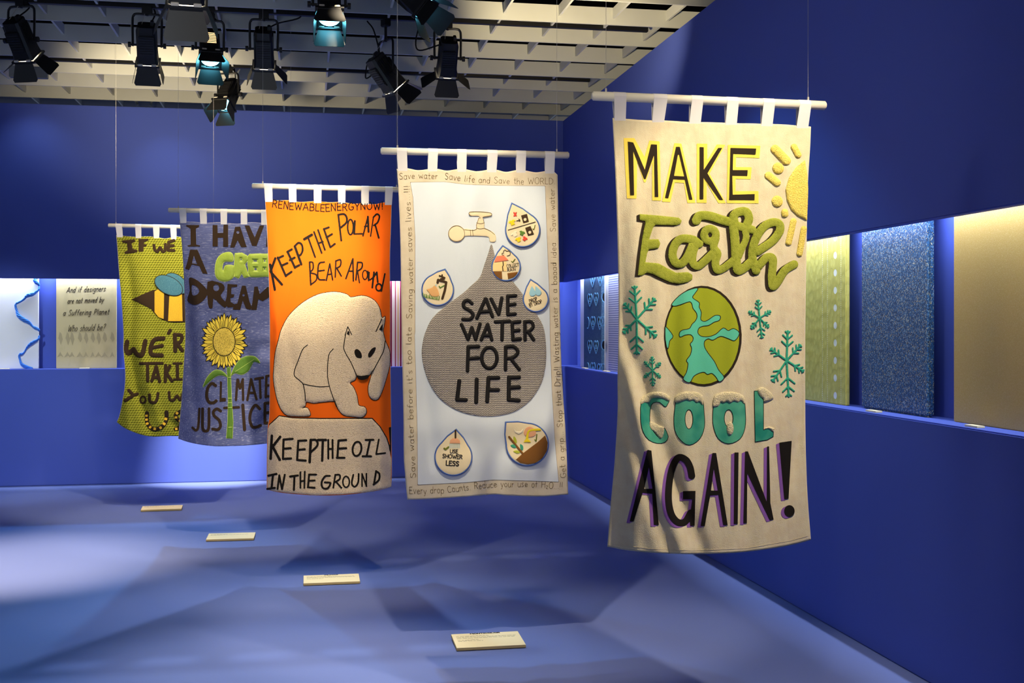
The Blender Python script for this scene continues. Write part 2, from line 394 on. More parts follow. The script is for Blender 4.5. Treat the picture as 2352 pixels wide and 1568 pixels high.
class Art:
    """collects shapes given in sheet coordinates of frame (x0, y0, scale)"""
    def __init__(s, frame, off=(0, 0)):
        s.f = frame; s.off = off; s.sh = []
    def _p(s, txt, close=False, smooth=0):
        P = [tuple(float(v) for v in q.split(',')) for q in txt.split()] if isinstance(txt, str) else txt
        P = np.array(P, float)
        if smooth and len(P) > 2: P = spline(P, smooth, close)
        x0, y0, k = s.f
        return np.stack([x0 + (P[:, 0] + s.off[0]) / k, y0 + (P[:, 1] + s.off[1]) / k], 1)
    def S(s, w, txt, smooth=0):                     # round strokes, several separated by ;
        for q in (txt.split(';') if isinstance(txt, str) else [txt]): s.sh.append(('s', s._p(q, False, smooth), w / 2 / s.f[2]))
        return s
    def C(s, w, txt): return s.S(w, txt, 5)          # curved stroke
    def P(s, txt, smooth=0):
        s.sh.append(('p', s._p(txt, True, smooth), 0)); return s
    def H(s, txt, smooth=0):
        s.sh.append(('h', s._p(txt, True, smooth), 0)); return s
    def ell(s, cx, cy, rx, ry, rot=0, n=36):
        c, si = math.cos(RAD(rot)), math.sin(RAD(rot))
        return [(cx + rx * math.cos(t) * c - ry * math.sin(t) * si, cy + rx * math.cos(t) * si + ry * math.sin(t) * c) for t in np.linspace(0, 2 * math.pi, n, endpoint=False)]
    def HS(s, w, pts):                                # slit cut along a line
        s.sh.append(('hs', s._p(pts), w / 2 / s.f[2])); return s
    def E(s, *a): return s.P(s.ell(*a))
    def HE(s, *a): return s.H(s.ell(*a))
    def R(s, w, cx, cy, rx, ry, rot=0):              # ring
        e = s.ell(cx, cy, rx, ry, rot); return s.S(w, e + e[:1])
    def copy(s, dx=0, dy=0):
        a = Art(s.f, s.off); k = s.f[2]
        a.sh = [(t, p + np.array([dx / k, dy / k]), w) for t, p, w in s.sh]; return a
    def drop(s, tip, c, r, grow=0.0, hole=False):
        tx, ty = tip; cx, cy = c; d = math.hypot(tx - cx, ty - cy); base = math.atan2(ty - cy, tx - cx)
        tr = d + grow * 1.5; rr = r + grow
        al = math.acos(min(0.99, r / d)) * 0.98
        pts = [(cx + tr * math.cos(base), cy + tr * math.sin(base))]
        e = [(cx + rr * math.cos(base + t), cy + rr * math.sin(base + t)) for t in np.linspace(al, 2 * math.pi - al, 40)]
        a, b = np.array(pts[0]), np.array(e[0]); mid = lambda p, q, side: tuple((np.array(p) + np.array(q)) / 2 + side)
        n = np.array([math.cos(base), math.sin(base)]); perp = np.array([-n[1], n[0]])
        pts = [pts[0], mid(pts[0], e[0], perp * r * 0.07)] + e + [mid(e[-1], pts[0], -perp * r * 0.07)]
        return s.H(pts) if hole else s.P(pts)

def seg_dist(X, Y, P):
    D = np.full(X.shape, 1e9)
    for (x1, y1), (x2, y2) in zip(P[:-1], P[1:]):
        dx, dy = x2 - x1, y2 - y1; L = dx * dx + dy * dy
        t = np.clip(((X - x1) * dx + (Y - y1) * dy) / L, 0, 1) if L > 1e-12 else 0
        D = np.minimum(D, np.hypot(X - x1 - t * dx, Y - y1 - t * dy))
    return D

def inside_poly(X, Y, P):
    r = np.zeros(X.shape, bool)
    for (x1, y1), (x2, y2) in zip(P, np.roll(P, -1, 0)):
        if y1 == y2: continue
        r ^= ((y1 > Y) != (y2 > Y)) & (X < (x2 - x1) * (Y - y1) / (y2 - y1) + x1)
    return r

def art_mesh(name, art, mapf, mat, parent, res=1.0, off=0.002, thick=0.003, puff=0.0, soft=4.0, grow=0.0, wobble=0.0, origin=(0, 0, 0)):
    """mapf(px, py, off) -> x, y, z arrays on the carrying surface, off towards the viewer of that surface"""
    sh = art.sh
    pad = grow + 2 * res
    pos = [(p, w) for t, p, w in sh if t[0] != 'h']
    lo = np.min([p.min(0) - w for p, w in pos], 0) - pad; hi = np.max([p.max(0) + w for p, w in pos], 0) + pad
    nx, ny = int((hi[0] - lo[0]) / res) + 2, int((hi[1] - lo[1]) / res) + 2
    gx = lo[0] + np.arange(nx) * res; gy = lo[1] + np.arange(ny) * res
    F = np.full((nx, ny), -50.0)
    for t, p, w in sh:
        m = w + pad + (6 if t != 'h' else 0)
        i0, j0 = np.floor((p.min(0) - m - lo) / res).astype(int); i1, j1 = np.ceil((p.max(0) + m - lo) / res).astype(int) + 1
        i0, j0 = max(i0, 0), max(j0, 0)
        if i1 <= i0 or j1 <= j0: continue
        X, Y = np.meshgrid(gx[i0:i1], gy[j0:j1], indexing='ij')
        if t in ('s', 'hs'): f = w - seg_dist(X, Y, p)
        else:
            f = seg_dist(X, Y, np.vstack([p, p[:1]])); f = np.where(inside_poly(X, Y, p), f, -f)
        W = F[i0:i1, j0:j1]
        F[i0:i1, j0:j1] = np.minimum(W, -f) if t[0] == 'h' else np.maximum(W, f)
    F = F + grow
    if wobble:
        rs = np.random.RandomState(3); F = F + wobble * (rs.rand(nx, ny) - 0.5)
    F[np.abs(F) < 1e-4] = 1e-4
    ins = F > 0
    ins[0, :] = ins[-1, :] = False; ins[:, 0] = ins[:, -1] = False
    F = np.where(ins, np.maximum(F, 1e-4), np.minimum(F, -1e-4))
    vid = np.full((nx, ny), -1, int); k = int(ins.sum()); vid[ins] = np.arange(k)
    ii, jj = np.nonzero(ins)
    PX, PY, FV = [gx[ii]], [gy[jj]], [F[ins]]
    def cross(ax):
        nonlocal k
        A, B = (F[:-1, :], F[1:, :]) if ax == 0 else (F[:, :-1], F[:, 1:])
        c = (A > 0) != (B > 0); idx = np.full(c.shape, -1, int); n = int(c.sum()); idx[c] = k + np.arange(n); k += n
        i, j = np.nonzero(c); t = A[c] / (A[c] - B[c])
        PX.append(gx[i] + (t * res if ax == 0 else 0)); PY.append(gy[j] + (t * res if ax == 1 else 0)); FV.append(np.zeros(n))
        return idx
    eh, ev = cross(0), cross(1)
    c00, c01, c11, c10 = ins[:-1, :-1], ins[:-1, 1:], ins[1:, 1:], ins[1:, :-1]
    full = c00 & c01 & c11 & c10
    i, j = np.nonzero(full)
    faces = np.stack([vid[i, j], vid[i, j + 1], vid[i + 1, j + 1], vid[i + 1, j]], 1).tolist()
    bnd = []
    for i, j in zip(*np.nonzero((c00 | c01 | c11 | c10) & ~full)):
        cs = ((ins[i, j], vid[i, j]), (ins[i, j + 1], vid[i, j + 1]), (ins[i + 1, j + 1], vid[i + 1, j + 1]), (ins[i + 1, j], vid[i + 1, j]))
        es = (ev[i, j], eh[i, j + 1], ev[i + 1, j], eh[i, j])
        poly, ex, first = [], None, None
        for q in range(4):
            a, b = cs[q], cs[(q + 1) % 4]
            if a[0]: poly.append(a[1])
            if a[0] != b[0]:
                poly.append(es[q])
                if a[0]: ex = es[q]
                elif ex is not None: bnd.append((ex, es[q])); ex = None
                else: first = es[q]
        if ex is not None and first is not None: bnd.append((ex, first))
        if len(poly) > 2: faces.append(poly)
    px, py, fv = np.concatenate(PX), np.concatenate(PY), np.concatenate(FV)
    o = off + puff * (1 - np.exp(-np.maximum(fv, 0) / soft))
    x, y, z = mapf(px, py, o)
    V = np.stack([x, y, z], 1)
    bv = sorted({v for e in bnd for v in e}); rm = {v: k + n for n, v in enumerate(bv)}
    if bv:
        x, y, z = mapf(px[bv], py[bv], np.full(len(bv), off - thick))
        V = np.vstack([V, np.stack([x, y, z], 1)])
        faces += [(b, a, rm[a], rm[b]) for a, b in bnd]
    V = V - np.array(origin)
    return obj(name, V.tolist(), faces, mat, parent, smooth=puff > 0)

# ------------------------------------------------------------------ one-line hand lettering
def arc(cx, cy, rx, ry, a0, a1, n=9):
    return [(cx + rx * math.cos(RAD(a)), cy + ry * math.sin(RAD(a))) for a in np.linspace(a0, a1, n)]
o_ = lambda cx, cy, rx, ry: arc(cx, cy, rx, ry, 90, 450, 14)
G = {
 'A': (70, [[(0, 0), (34, 100), (70, 0)], [(12, 34), (58, 34)]]), 'B': (58, [[(2, 0), (2, 100), (36, 98), (50, 84), (48, 64), (30, 53), (2, 52)], [(30, 53), (54, 42), (56, 18), (40, 3), (2, 0)]]),
 'C': (62, [arc(36, 50, 34, 50, 50, 310, 14)]), 'D': (64, [[(2, 0), (2, 100)], [(2, 100), (30, 98), (54, 78), (62, 50), (54, 22), (30, 2), (2, 0)]]),
 'E': (52, [[(50, 100), (2, 100), (2, 0), (52, 0)], [(2, 52), (42, 52)]]), 'F': (50, [[(50, 100), (2, 100), (2, 0)], [(2, 52), (40, 52)]]),
 'G': (66, [arc(36, 50, 34, 50, 50, 330, 14) + [(66, 44), (40, 44)]]), 'H': (60, [[(2, 0), (2, 100)], [(58, 0), (58, 100)], [(2, 50), (58, 50)]]),
 'I': (12, [[(6, 0), (6, 100)]]), 'K': (58, [[(2, 0), (2, 100)], [(54, 100), (4, 46), (58, 0)]]), 'L': (46, [[(2, 100), (2, 0), (46, 0)]]),
 'M': (76, [[(2, 0), (6, 100), (38, 36), (70, 100), (74, 0)]]), 'N': (60, [[(2, 0), (4, 100), (56, 0), (58, 100)]]), 'O': (72, [o_(36, 50, 34, 50)]),
 'P': (54, [[(2, 0), (2, 100), (36, 98), (52, 82), (48, 58), (30, 48), (2, 46)]]), 'R': (58, [[(2, 0), (2, 100), (36, 98), (52, 82), (48, 60), (28, 50), (2, 48)], [(24, 50), (58, 0)]]),
 'S': (54, [[(50, 88), (34, 100), (12, 96), (4, 78), (14, 60), (38, 46), (50, 28), (42, 6), (20, 0), (2, 12)]]), 'T': (60, [[(0, 100), (60, 100)], [(30, 100), (30, 0)]]),
 'U': (60, [[(2, 100), (2, 30), (12, 6), (30, 0), (48, 6), (58, 30), (58, 100)]]), 'V': (60, [[(0, 100), (30, 0), (60, 100)]]), 'W': (88, [[(0, 100), (22, 0), (44, 74), (66, 0), (88, 100)]]),
 'Y': (58, [[(0, 100), (29, 50), (58, 100)], [(29, 50), (29, 0)]]), '2': (30, [[(2, 30), (14, 40), (26, 30), (4, -8), (30, -8)]]),
 '!': (14, [[(8, 100), (7, 26)], [(7, 4), (7, 0)]]), '.': (14, [[(6, 3), (7, 0)]]), '?': (46, [[(2, 80), (14, 100), (36, 98), (44, 78), (24, 50), (22, 28)], [(22, 4), (22, 0)]]), "'": (14, [[(8, 100), (4, 78)]]),
 'a': (48, [o_(22, 30, 21, 30), [(44, 60), (43, 6), (48, 0)]]), 'b': (48, [[(2, 100), (2, 0)], o_(25, 30, 22, 30)]), 'c': (42, [arc(25, 30, 23, 30, 50, 310)]), 'd': (50, [o_(22, 30, 21, 30), [(45, 104), (44, 0)]]),
 'e': (46, [[(3, 30), (44, 34), (38, 54), (24, 60), (8, 52), (2, 28), (10, 6), (26, 0), (44, 10)]]), 'f': (36, [[(36, 96), (24, 102), (14, 88), (14, 0)], [(0, 58), (32, 58)]]),
 'g': (48, [o_(22, 32, 21, 28), [(44, 60), (43, -16), (30, -32), (8, -28)]]), 'h': (46, [[(2, 100), (2, 0)], [(2, 40), (18, 60), (36, 58), (43, 40), (44, 0)]]), 'i': (12, [[(6, 58), (6, 0)], [(6, 82), (6, 78)]]),
 'l': (16, [[(6, 100), (6, 8), (14, 0)]]), 'm': (72, [[(2, 60), (2, 0)], [(2, 40), (16, 60), (30, 58), (36, 40), (36, 0)], [(36, 40), (50, 60), (64, 58), (70, 40), (70, 0)]]),
 'n': (46, [[(2, 60), (2, 0)], [(2, 40), (18, 60), (36, 58), (43, 40), (44, 0)]]), 'o': (46, [o_(23, 30, 22, 30)]), 'p': (48, [[(2, 60), (2, -34)], o_(25, 30, 22, 30)]),
 'r': (32, [[(3, 60), (3, 0)], [(3, 36), (14, 56), (32, 56)]]), 's': (38, [[(35, 52), (22, 60), (6, 54), (5, 40), (30, 24), (34, 8), (18, 0), (2, 8)]]), 't': (34, [[(14, 94), (14, 12), (22, 0), (34, 6)], [(0, 60), (32, 60)]]),
 'u': (46, [[(2, 60), (3, 16), (14, 0), (30, 4), (42, 22)], [(43, 60), (44, 0)]]), 'v': (42, [[(0, 60), (20, 0), (42, 60)]]), 'w': (64, [[(0, 60), (14, 2), (32, 44), (48, 2), (64, 60)]]), 'y': (46, [[(2, 60), (22, 6)], [(44, 60), (18, -30), (4, -30)]]), ' ': (34, []),
}
def lettering(art, txt, pts, h, w, slant=0.0, gap=16, squeeze=None, jit=0.0):
    """writes txt on art along the polyline pts (sheet coordinates, baseline), cap height h, pen width w, filling the line"""
    P = np.array(pts, float); L = np.concatenate([[0], np.cumsum(np.hypot(*np.diff(P, axis=0).T))])
    tot = sum(G[c][0] + gap for c in txt) - gap
    kx = L[-1] / tot
    rs = random.Random(len(txt)); pos = 0.0
    ky = h / 100.0
    for c in txt:
        gw, lines = G[c]
        s = pos * kx; s2 = min(L[-1], s + gw * kx)
        i = max(0, min(len(P) - 2, int(np.searchsorted(L, (s + s2) / 2) - 1)))
        d = (P[i + 1] - P[i]) / max(1e-6, L[i + 1] - L[i]); b = P[i] + d * (s - L[i]); n = np.array([d[1], -d[0]])
        up = rs.uniform(-jit, jit) * h; sc = 1 + rs.uniform(-jit, jit)
        for l in lines:
            q = [tuple(b + d * (x * kx + slant * y * ky) + n * (y * ky * sc + up)) for x, y in l]
            art.S(w, q)
        pos += gw + gap
    return art

# ------------------------------------------------------------------ the hall
XL, YF = -7.5, -3.0
bm = bmesh.new(); add_box(bm, (XL, YF, -0.12), (XW + 0.6, YB + 0.6, 0.0))
struct(bobj('floor', bm, 'floor'))
def wall_piece(a, b, bevel=0.006):
    bm = bmesh.new(); add_box(bm, a, b, None, bevel); return bm
# right wall: parapet with sill, niche back, fascia above
for nm, a, b, bv in (('wall_right', (XW, YF, 0), (XW + 0.34, YB, SILL), 0.006), ('wall_right_recess', (XW + 0.20, YF, SILL), (XW + 0.34, YB + 0.20, 2.36), 0),
                     ('wall_right_fascia', (XW, YF, FASC), (XW + 0.05, YB, TOP), 0.006), ('wall_right_header', (XW + 0.05, YF, 2.36), (XW + 0.34, YB + 0.05, TOP), 0),
                     # back wall: the same make-up
                     ('wall_back', (XL, YB, 0), (XW + 0.34, YB + 0.34, SILL), 0.006), ('wall_back_recess', (XL, YB + 0.20, SILL), (XW + 0.34, YB + 0.34, 2.36), 0),
                     ('wall_back_fascia', (XL, YB, FASC), (XW + 0.05, YB + 0.05, TOP), 0.006), ('wall_back_header', (XL, YB + 0.05, 2.36), (XW + 0.34, YB + 0.34, TOP), 0)):
    struct(bobj(nm, wall_piece(a, b, bv), 'wall'))
# LED strips hidden behind the fascias light the slit from above
bm = bmesh.new(); add_box(bm, (XW + 0.052, YF + 0.2, 2.085), (XW + 0.078, YB, 2.10))
struct(bobj('trim_1', bm, 'led'))
bm = bmesh.new(); add_box(bm, (XL + 0.2, YB + 0.052, 2.085), (XW + 0.15, YB + 0.078, 2.10))
struct(bobj('trim_2', bm, 'led'))


# ceiling: dark slab with an egg-crate louvre of boards below it
bm = bmesh.new(); add_box(bm, (XL, YF, 4.9), (XW + 3.0, YB + 3.4, 5.0))
ceiling = struct(bobj('ceiling', bm, 'void'))
BOARD, PITCH, CROSS = 0.125, 0.595, 0.405
bm = bmesh.new()
y = YF + 0.1
ys = []
while y < YB + 1.9:
    ys.append(y); y += PITCH
# boards run across the hall; cross boards run away from the viewer
off = (8.17 - ys[0]) % PITCH - PITCH
ys = [v + off for v in ys]
for y in ys:
    add_box(bm, (XL, y - 0.009, LOUVRE), (XW + 1.6, y + 0.009, LOUVRE + BOARD))
x = XL
while x < XW + 1.6:
    for y0, y1 in zip(ys, ys[1:]):
        add_box(bm, (x - 0.008, y0 + 0.009, LOUVRE + 0.044), (x + 0.008, y1 - 0.009, LOUVRE + BOARD - 0.004))
    x += CROSS
louvre = struct(bobj('louvre_grid', bm, 'louvre', ceiling))
bm = bmesh.new()
for ty in (5.41, 6.98, 8.45, 10.26):
    add_box(bm, (XL, ty - 0.02, 3.735), (XW - 0.02, ty + 0.02, 3.775))
struct(bobj('lighting_track', bm, 'black_metal', ceiling))
bm = bmesh.new()
p = unproject_y(20, 150, 9.5); q = unproject_y(108, 176, 9.5)
add_box(bm, (p[0], 9.50, q[2] - 0.01), (q[0], 9.56, p[2]), None, 0.004)
add_cyl(bm, ((p[0] + q[0]) / 2, 9.53, p[2]), ((p[0] + q[0]) / 2, 9.53, 4.9), 0.012)
tag(bobj('junction_box', bm, 'grey_box'), 'flat grey junction box below the louvres behind the leftmost spotlight', 'junction box')
for k, (pts, lab) in enumerate((([(303, 203, 3), (306, 218, 0), (311, 230, 0), (316, 241, 0)], 'thin slack cable drooping from the louvres, left one of the two'),
                                ([(352, 205, 3), (351, 220, 0), (349, 232, 0), (346, 243, 0)], 'thin slack cable drooping from the louvres, right one of the two'))):
    bm = bmesh.new(); P = [unproject_y(a, b, 11.9) for a, b, c in pts]; P = [(P[0][0], P[0][1], 4.9)] + P
    add_tube(bm, spline([(v[0], v[1], v[2]) for v in P], 5), 0.012)
    tag(bobj('hanging_cable', bm, 'grey_box'), lab, 'cable', 'slack cables above the back wall')

# ------------------------------------------------------------------ panels in the slit
PX, PY = XW + 0.115, YB + 0.115
def right_panel(name, x0, x1, mat, label, top=2.30, thick=0.04, group='textile panels in the wall slit', cat='textile panel', soft=False):
    ya, yb = float(unproject_x(x0, 0, PX)[1]), float(unproject_x(x1, 0, PX)[1])
    bm = bmesh.new(); add_box(bm, (0, 0, 0), (thick, ya - yb, top - SILL), None, 0.012 if soft else 0.004)
    r = thing(name, label, cat, (PX, yb, SILL), group)
    return r, bobj('panel_face', bm, mat, r), ya, yb
def back_panel(name, x0, x1, mat, label, top=2.30, thick=0.04, group='textile panels in the wall slit', cat='textile panel'):
    xa, xb = float(unproject_y(x0, 0, PY)[0]), float(unproject_y(x1, 0, PY)[0])
    bm = bmesh.new(); add_box(bm, (0, 0, 0), (xb - xa, thick, top - SILL), None, 0.004)
    r = thing(name, label, cat, (xa, PY, SILL), group)
    return r, bobj('panel_face', bm, mat, r), xa, xb

r, f, a, b = right_panel('textile_panel', 2190, 2520, 'lurex', 'wide shimmering gold panel at the right end of the wall slit')
r, f, a, b = right_panel('textile_panel', 1977, 2132, 'tinsel', 'shaggy blue tinsel panel speckled with silver beside the gold panel', thick=0.035, soft=True)
r, f, a, b = right_panel('textile_panel', 1770, 1943, 'lace', 'yellow lace panel with a column of white dots right of the cream banner', thick=0.022)
r, f, a, b = right_panel('textile_panel', 1391, 1500, 'white_panel', 'white panel faced with a blue and white zigzag weave, left of the cream banner', thick=0.03)
ya = float(unproject_x(1398, 0, PX)[1]); yb = float(unproject_x(1496, 0, PX)[1])
bm = bmesh.new(); add_box(bm, (-0.006, 0.03, 0.0), (0.0, 0.03 + ya - yb, 1.18)); bobj('zigzag_cloth', bm, 'zigzag', r)
r, f, a, b = right_panel('textile_panel', 1333, 1389, 'white_panel', 'white panel with slate blue cloth of outlined oval faces, near the corner', thick=0.03)
ya = float(unproject_x(1348, 0, PX)[1]); yb = float(unproject_x(1388, 0, PX)[1])
bm = bmesh.new(); add_box(bm, (-0.03, 0.0, 0.0), (0.0, ya - yb, 1.19)); c = bobj('face_cloth', bm, 'slate', r)
c.location = (0, yb - b, 0)
mf = lambda px, py, o: (lambda v: (v[0] - o, v[1], v[2]))(unproject_x(px, py, PX - 0.030))
F0 = (1280, 600, 5.6); org = (PX, b, SILL)
ln, bk = Art(F0), Art(F0)
def face(cx, cy, full=True):
    d = [(cx + 27 * s * k, cy + v) for s, k, v in ((0, 0, 92), (-1, .55, 45), (-1, 1, -10), (-1, .85, -58), (-1, .45, -74), (0, 0, -52), (1, .45, -74), (1, .85, -58), (1, 1, -10), (1, .55, 45))]
    bk.P(d, 3); ln.S(8, [tuple(q) for q in spline(d + d[:1], 3)])
    ln.S(6, [(cx, cy - 50), (cx, cy + 20)]); ln.S(6, [(cx - 8, cy - 20), (cx - 14, cy + 30)]); ln.S(6, [(cx + 8, cy - 20), (cx + 14, cy + 30)]); ln.R(5, cx, cy + 40, 12, 14)
for cx, cy in ((455, 238), (552, 225), (420, 492), (500, 480), (460, 785), (548, 785), (420, 1090), (500, 1095), (460, 1375), (548, 1390)): face(cx, cy)
for cx, cy in ((602, 462), (598, 1075)): ln.R(9, cx, cy, 30, 62); bk.E(cx + 4, cy, 22, 52)
for cx, cy in ((392, 790), (392, 1375)): ln.R(8, cx, cy, 18, 72)
ln.R(9, 585, 770, 34, 62); ln.R(9, 590, 1380, 34, 62)
clip = lambda A: A.H([(340, 0), (386, 0), (386, 2000), (340, 2000)]).H([(606, 0), (760, 0), (760, 2000), (606, 2000)]).H([(300, 1384), (800, 1440), (800, 1600), (300, 1600)])
art_mesh('face_print', clip(bk), mf, 'black_knit', r, 0.4, 0.001, 0.001, origin=org)
art_mesh('outline_print', clip(ln), mf, 'sky_line', r, 0.4, 0.002, 0.002, origin=org)

r, f, a, b = back_panel('textile_panel', -70, 88, 'white_panel', 'white panel wound with twisted blue yarn at the left end of the back wall slit')
F0 = (0, 580, 5.228)
for pts in ([(520, 250, 4), (440, 300, 5), (415, 320, 9), (440, 360, 9), (500, 400, 5)],
            [(500, 410, 5), (455, 460, 9), (400, 500, 11), (330, 520, 12), (285, 565, 8), (230, 598, 7), (190, 622, 8), (200, 690, 6), (225, 755, 10), (290, 805, 11), (350, 838, 9), (395, 885, 5), (430, 905, 8), (500, 940, 5)],
            [(520, 1000, 5), (450, 1050, 9), (380, 1090, 12), (335, 1130, 10), (305, 1175, 5), (275, 1215, 8), (235, 1225, 8), (242, 1285, 5), (265, 1340, 8), (330, 1375, 9), (390, 1390, 6)]):
    bm = bmesh.new()
    S = spline(pts, 6)
    for ph in range(5):
        P, R = [], []
        for i, (u, v, w) in enumerate(S):
            x, y, z = unproject_y(F0[0] + min(u, 470) / F0[2], F0[1] + v / F0[2], PY)
            ww = w / F0[2] * 10.9 / FOC * 1.75; t = i * 0.30 + ph * 1.257
            P.append((x - a + math.cos(t) * ww * 0.55, y - PY - ww * 1.1 + math.sin(t) * ww * 0.5, z - SILL + math.cos(t + 0.6) * ww * 0.8)); R.append(max(0.005, ww * 0.48))
        add_tube(bm, P, R, 7)
    bobj('blue_yarn', bm, 'rope_blue', r, True)
r, f, a, b = back_panel('textile_panel', 129, 267, 'sand_panel', 'sand-coloured panel with handwritten grey lines of script on the back wall')
mf = lambda px, py, o: (lambda v: (v[0], v[1] - o, v[2]))(unproject_y(px, py, PY))
org = (a, PY, SILL)
sm = Art(F0)
rs = random.Random(5)
for k in range(9):
    cx = 720 + k * 78 + rs.uniform(-14, 14); w = rs.uniform(26, 44)
    sm.P([(cx - w, 1258), (cx - 8, 1205), (cx, 1188), (cx + 10, 1210), (cx + w, 1256), (cx + w * 0.2, 1238)])
    h = rs.uniform(60, 110); sm.P([(cx - 24, 990 + 40), (cx - 6, 950), (cx + 16, 975), (cx + 30, 1040), (cx + 8, 1010 + h), (cx - 14, 1040)])
art_mesh('mountain_print', sm, mf, 'smudge', r, 0.7, 0.0006, 0.001, origin=org)
for t, x0, x1, yy, h in (('And if designers', 798, 1262, 476, 64), ('are not moved by', 808, 1240, 606, 62), ('a Suffering Planet', 756, 1304, 752, 66), ('Who should be?', 812, 1255, 944, 76)):
    art_mesh('script_lettering', lettering(Art(F0), t, [(x0, yy + 4), (x1, yy - 14)], h, 4.6, slant=0.34, gap=20), mf, 'ink', r, 0.4, 0.0015, 0.0015, origin=org)
r, f, a, b = back_panel('textile_panel', 880, 945, 'stripe', 'panel of pink, ochre and maroon vertical stripes between the orange and pale blue banners')

def caption(px, py, w, wall, label):
    if wall == 'r':
        x, y, z = [float(v) for v in unproject_x(px, py, XW + 0.03)]; sz = (0.034, w)
        loc = (XW + 0.05, y, SILL)
    else:
        x, y, z = [float(v) for v in unproject_y(px, py, YB + 0.03)]; sz = (w, 0.034); loc = (x, YB + 0.05, SILL)
    bm = bmesh.new(); add_box(bm, (-sz[0] / 2, -sz[1] / 2, 0), (sz[0] / 2, sz[1] / 2, 0.008), None, 0.001)
    o = bobj('caption_card', bm, 'plaque'); o.location = loc
    tag(o, label, 'caption card', 'small caption cards on the sill')
caption(4, 843, 0.13, 'b', 'small white caption card on the sill under the blue yarn panel')
caption(193, 843, 0.09, 'b', 'small white caption card on the sill under the script panel')
caption(1339, 843, 0.14, 'r', 'small white caption card on the sill near the corner, left of the oval faces')
caption(1388, 850, 0.14, 'r', 'small white caption card on the sill below the oval face cloth')
caption(1998, 937, 0.10, 'r', 'small white caption card on the sill below the blue tinsel panel')
caption(2228, 971, 0.09, 'r', 'small white caption card on the sill below the gold panel')

# ------------------------------------------------------------------ label boards on the floor
def plaque(fl, fr, bl, label, head, lines, hw):
    p, q, s = unproject_z(*fl, 0.012), unproject_z(*fr, 0.012), unproject_z(*bl, 0.03)
    w = (q - p).length; d = abs(s.y - p.y); rot = math.atan2(q.y - p.y, q.x - p.x)
    r = thing('label_board', label, 'label board', (p.x, p.y, 0), 'label boards on the floor')
    r.rotation_euler = (0, 0, rot)
    tilt = Matrix.Translation((0, 0, 0.003)) @ Matrix.Rotation(RAD(2.5), 4, 'X')
    bm = bmesh.new(); add_box(bm, (0, 0, 0), (w, d, 0.012), tilt, 0.001); bobj('board', bm, 'plaque_edge', r)
    bm = bmesh.new(); add_box(bm, (0.0006, 0.0006, 0.0121), (w - 0.0006, d - 0.0006, 0.0135), tilt); bobj('printed_sheet', bm, 'plaque', r)
    tm = np.array(tilt)
    def mf(px, py, o):
        x = px / 1000; yv = py / 1000; z = 0.0135 + o
        V = np.stack([x, yv, z + 0 * x, 1 + 0 * x]); W = tm @ V
        return W[0], W[1], W[2]
    W_, D_ = w * 1000, d * 1000
    fr_ = (0, 0, 1)
    if head:
        A = Art(fr_); lettering(A, head, [(W_ * (0.5 - hw), D_ * 0.93), (W_ * (0.5 + hw), D_ * 0.93)], -D_ * 0.055, 4.2); art_mesh('heading', A, mf, 'ink', r, 1.2, 0.0006, 0.001)
    if lines:
        A = Art(fr_); rs = random.Random(len(head) + 3)
        for k, ln_ in enumerate(lines):
            yy = D_ * (0.80 - 0.075 * k - (0.05 if k > 2 else 0)); x = W_ * 0.06
            while x < W_ * ln_:
                L = rs.uniform(8, 24); A.S(2.6, [(x, yy), (min(x + L, W_ * ln_), yy)]); x += L + 5.5
        art_mesh('small_print', A, mf, 'ink_grey', r, 1.2, 0.0004, 0.001)
plaque((1049, 1490), (1208, 1482), (1035, 1454), 'cream label board on the floor below the pale blue water banner', 'MONTICOLOR', [0.55, 0.93, 0.92, 0.36, 0.42], 0.22)
plaque((697, 1341), (827, 1336), (700, 1319), 'cream label board on the floor below the orange bear banner', 'FILMAR', [0.5, 0.9, 0.93, 0.35], 0.12)
plaque((473, 1240), (583, 1237), (480, 1223), 'cream label board on the floor below the blue sunflower banner', '', [0.4, 0.85, 0.3], 0.1)
plaque((323, 1172), (417, 1169), (333, 1160), 'cream label board on the floor below the yellow bee banner', '', [0.4, 0.8], 0.1)

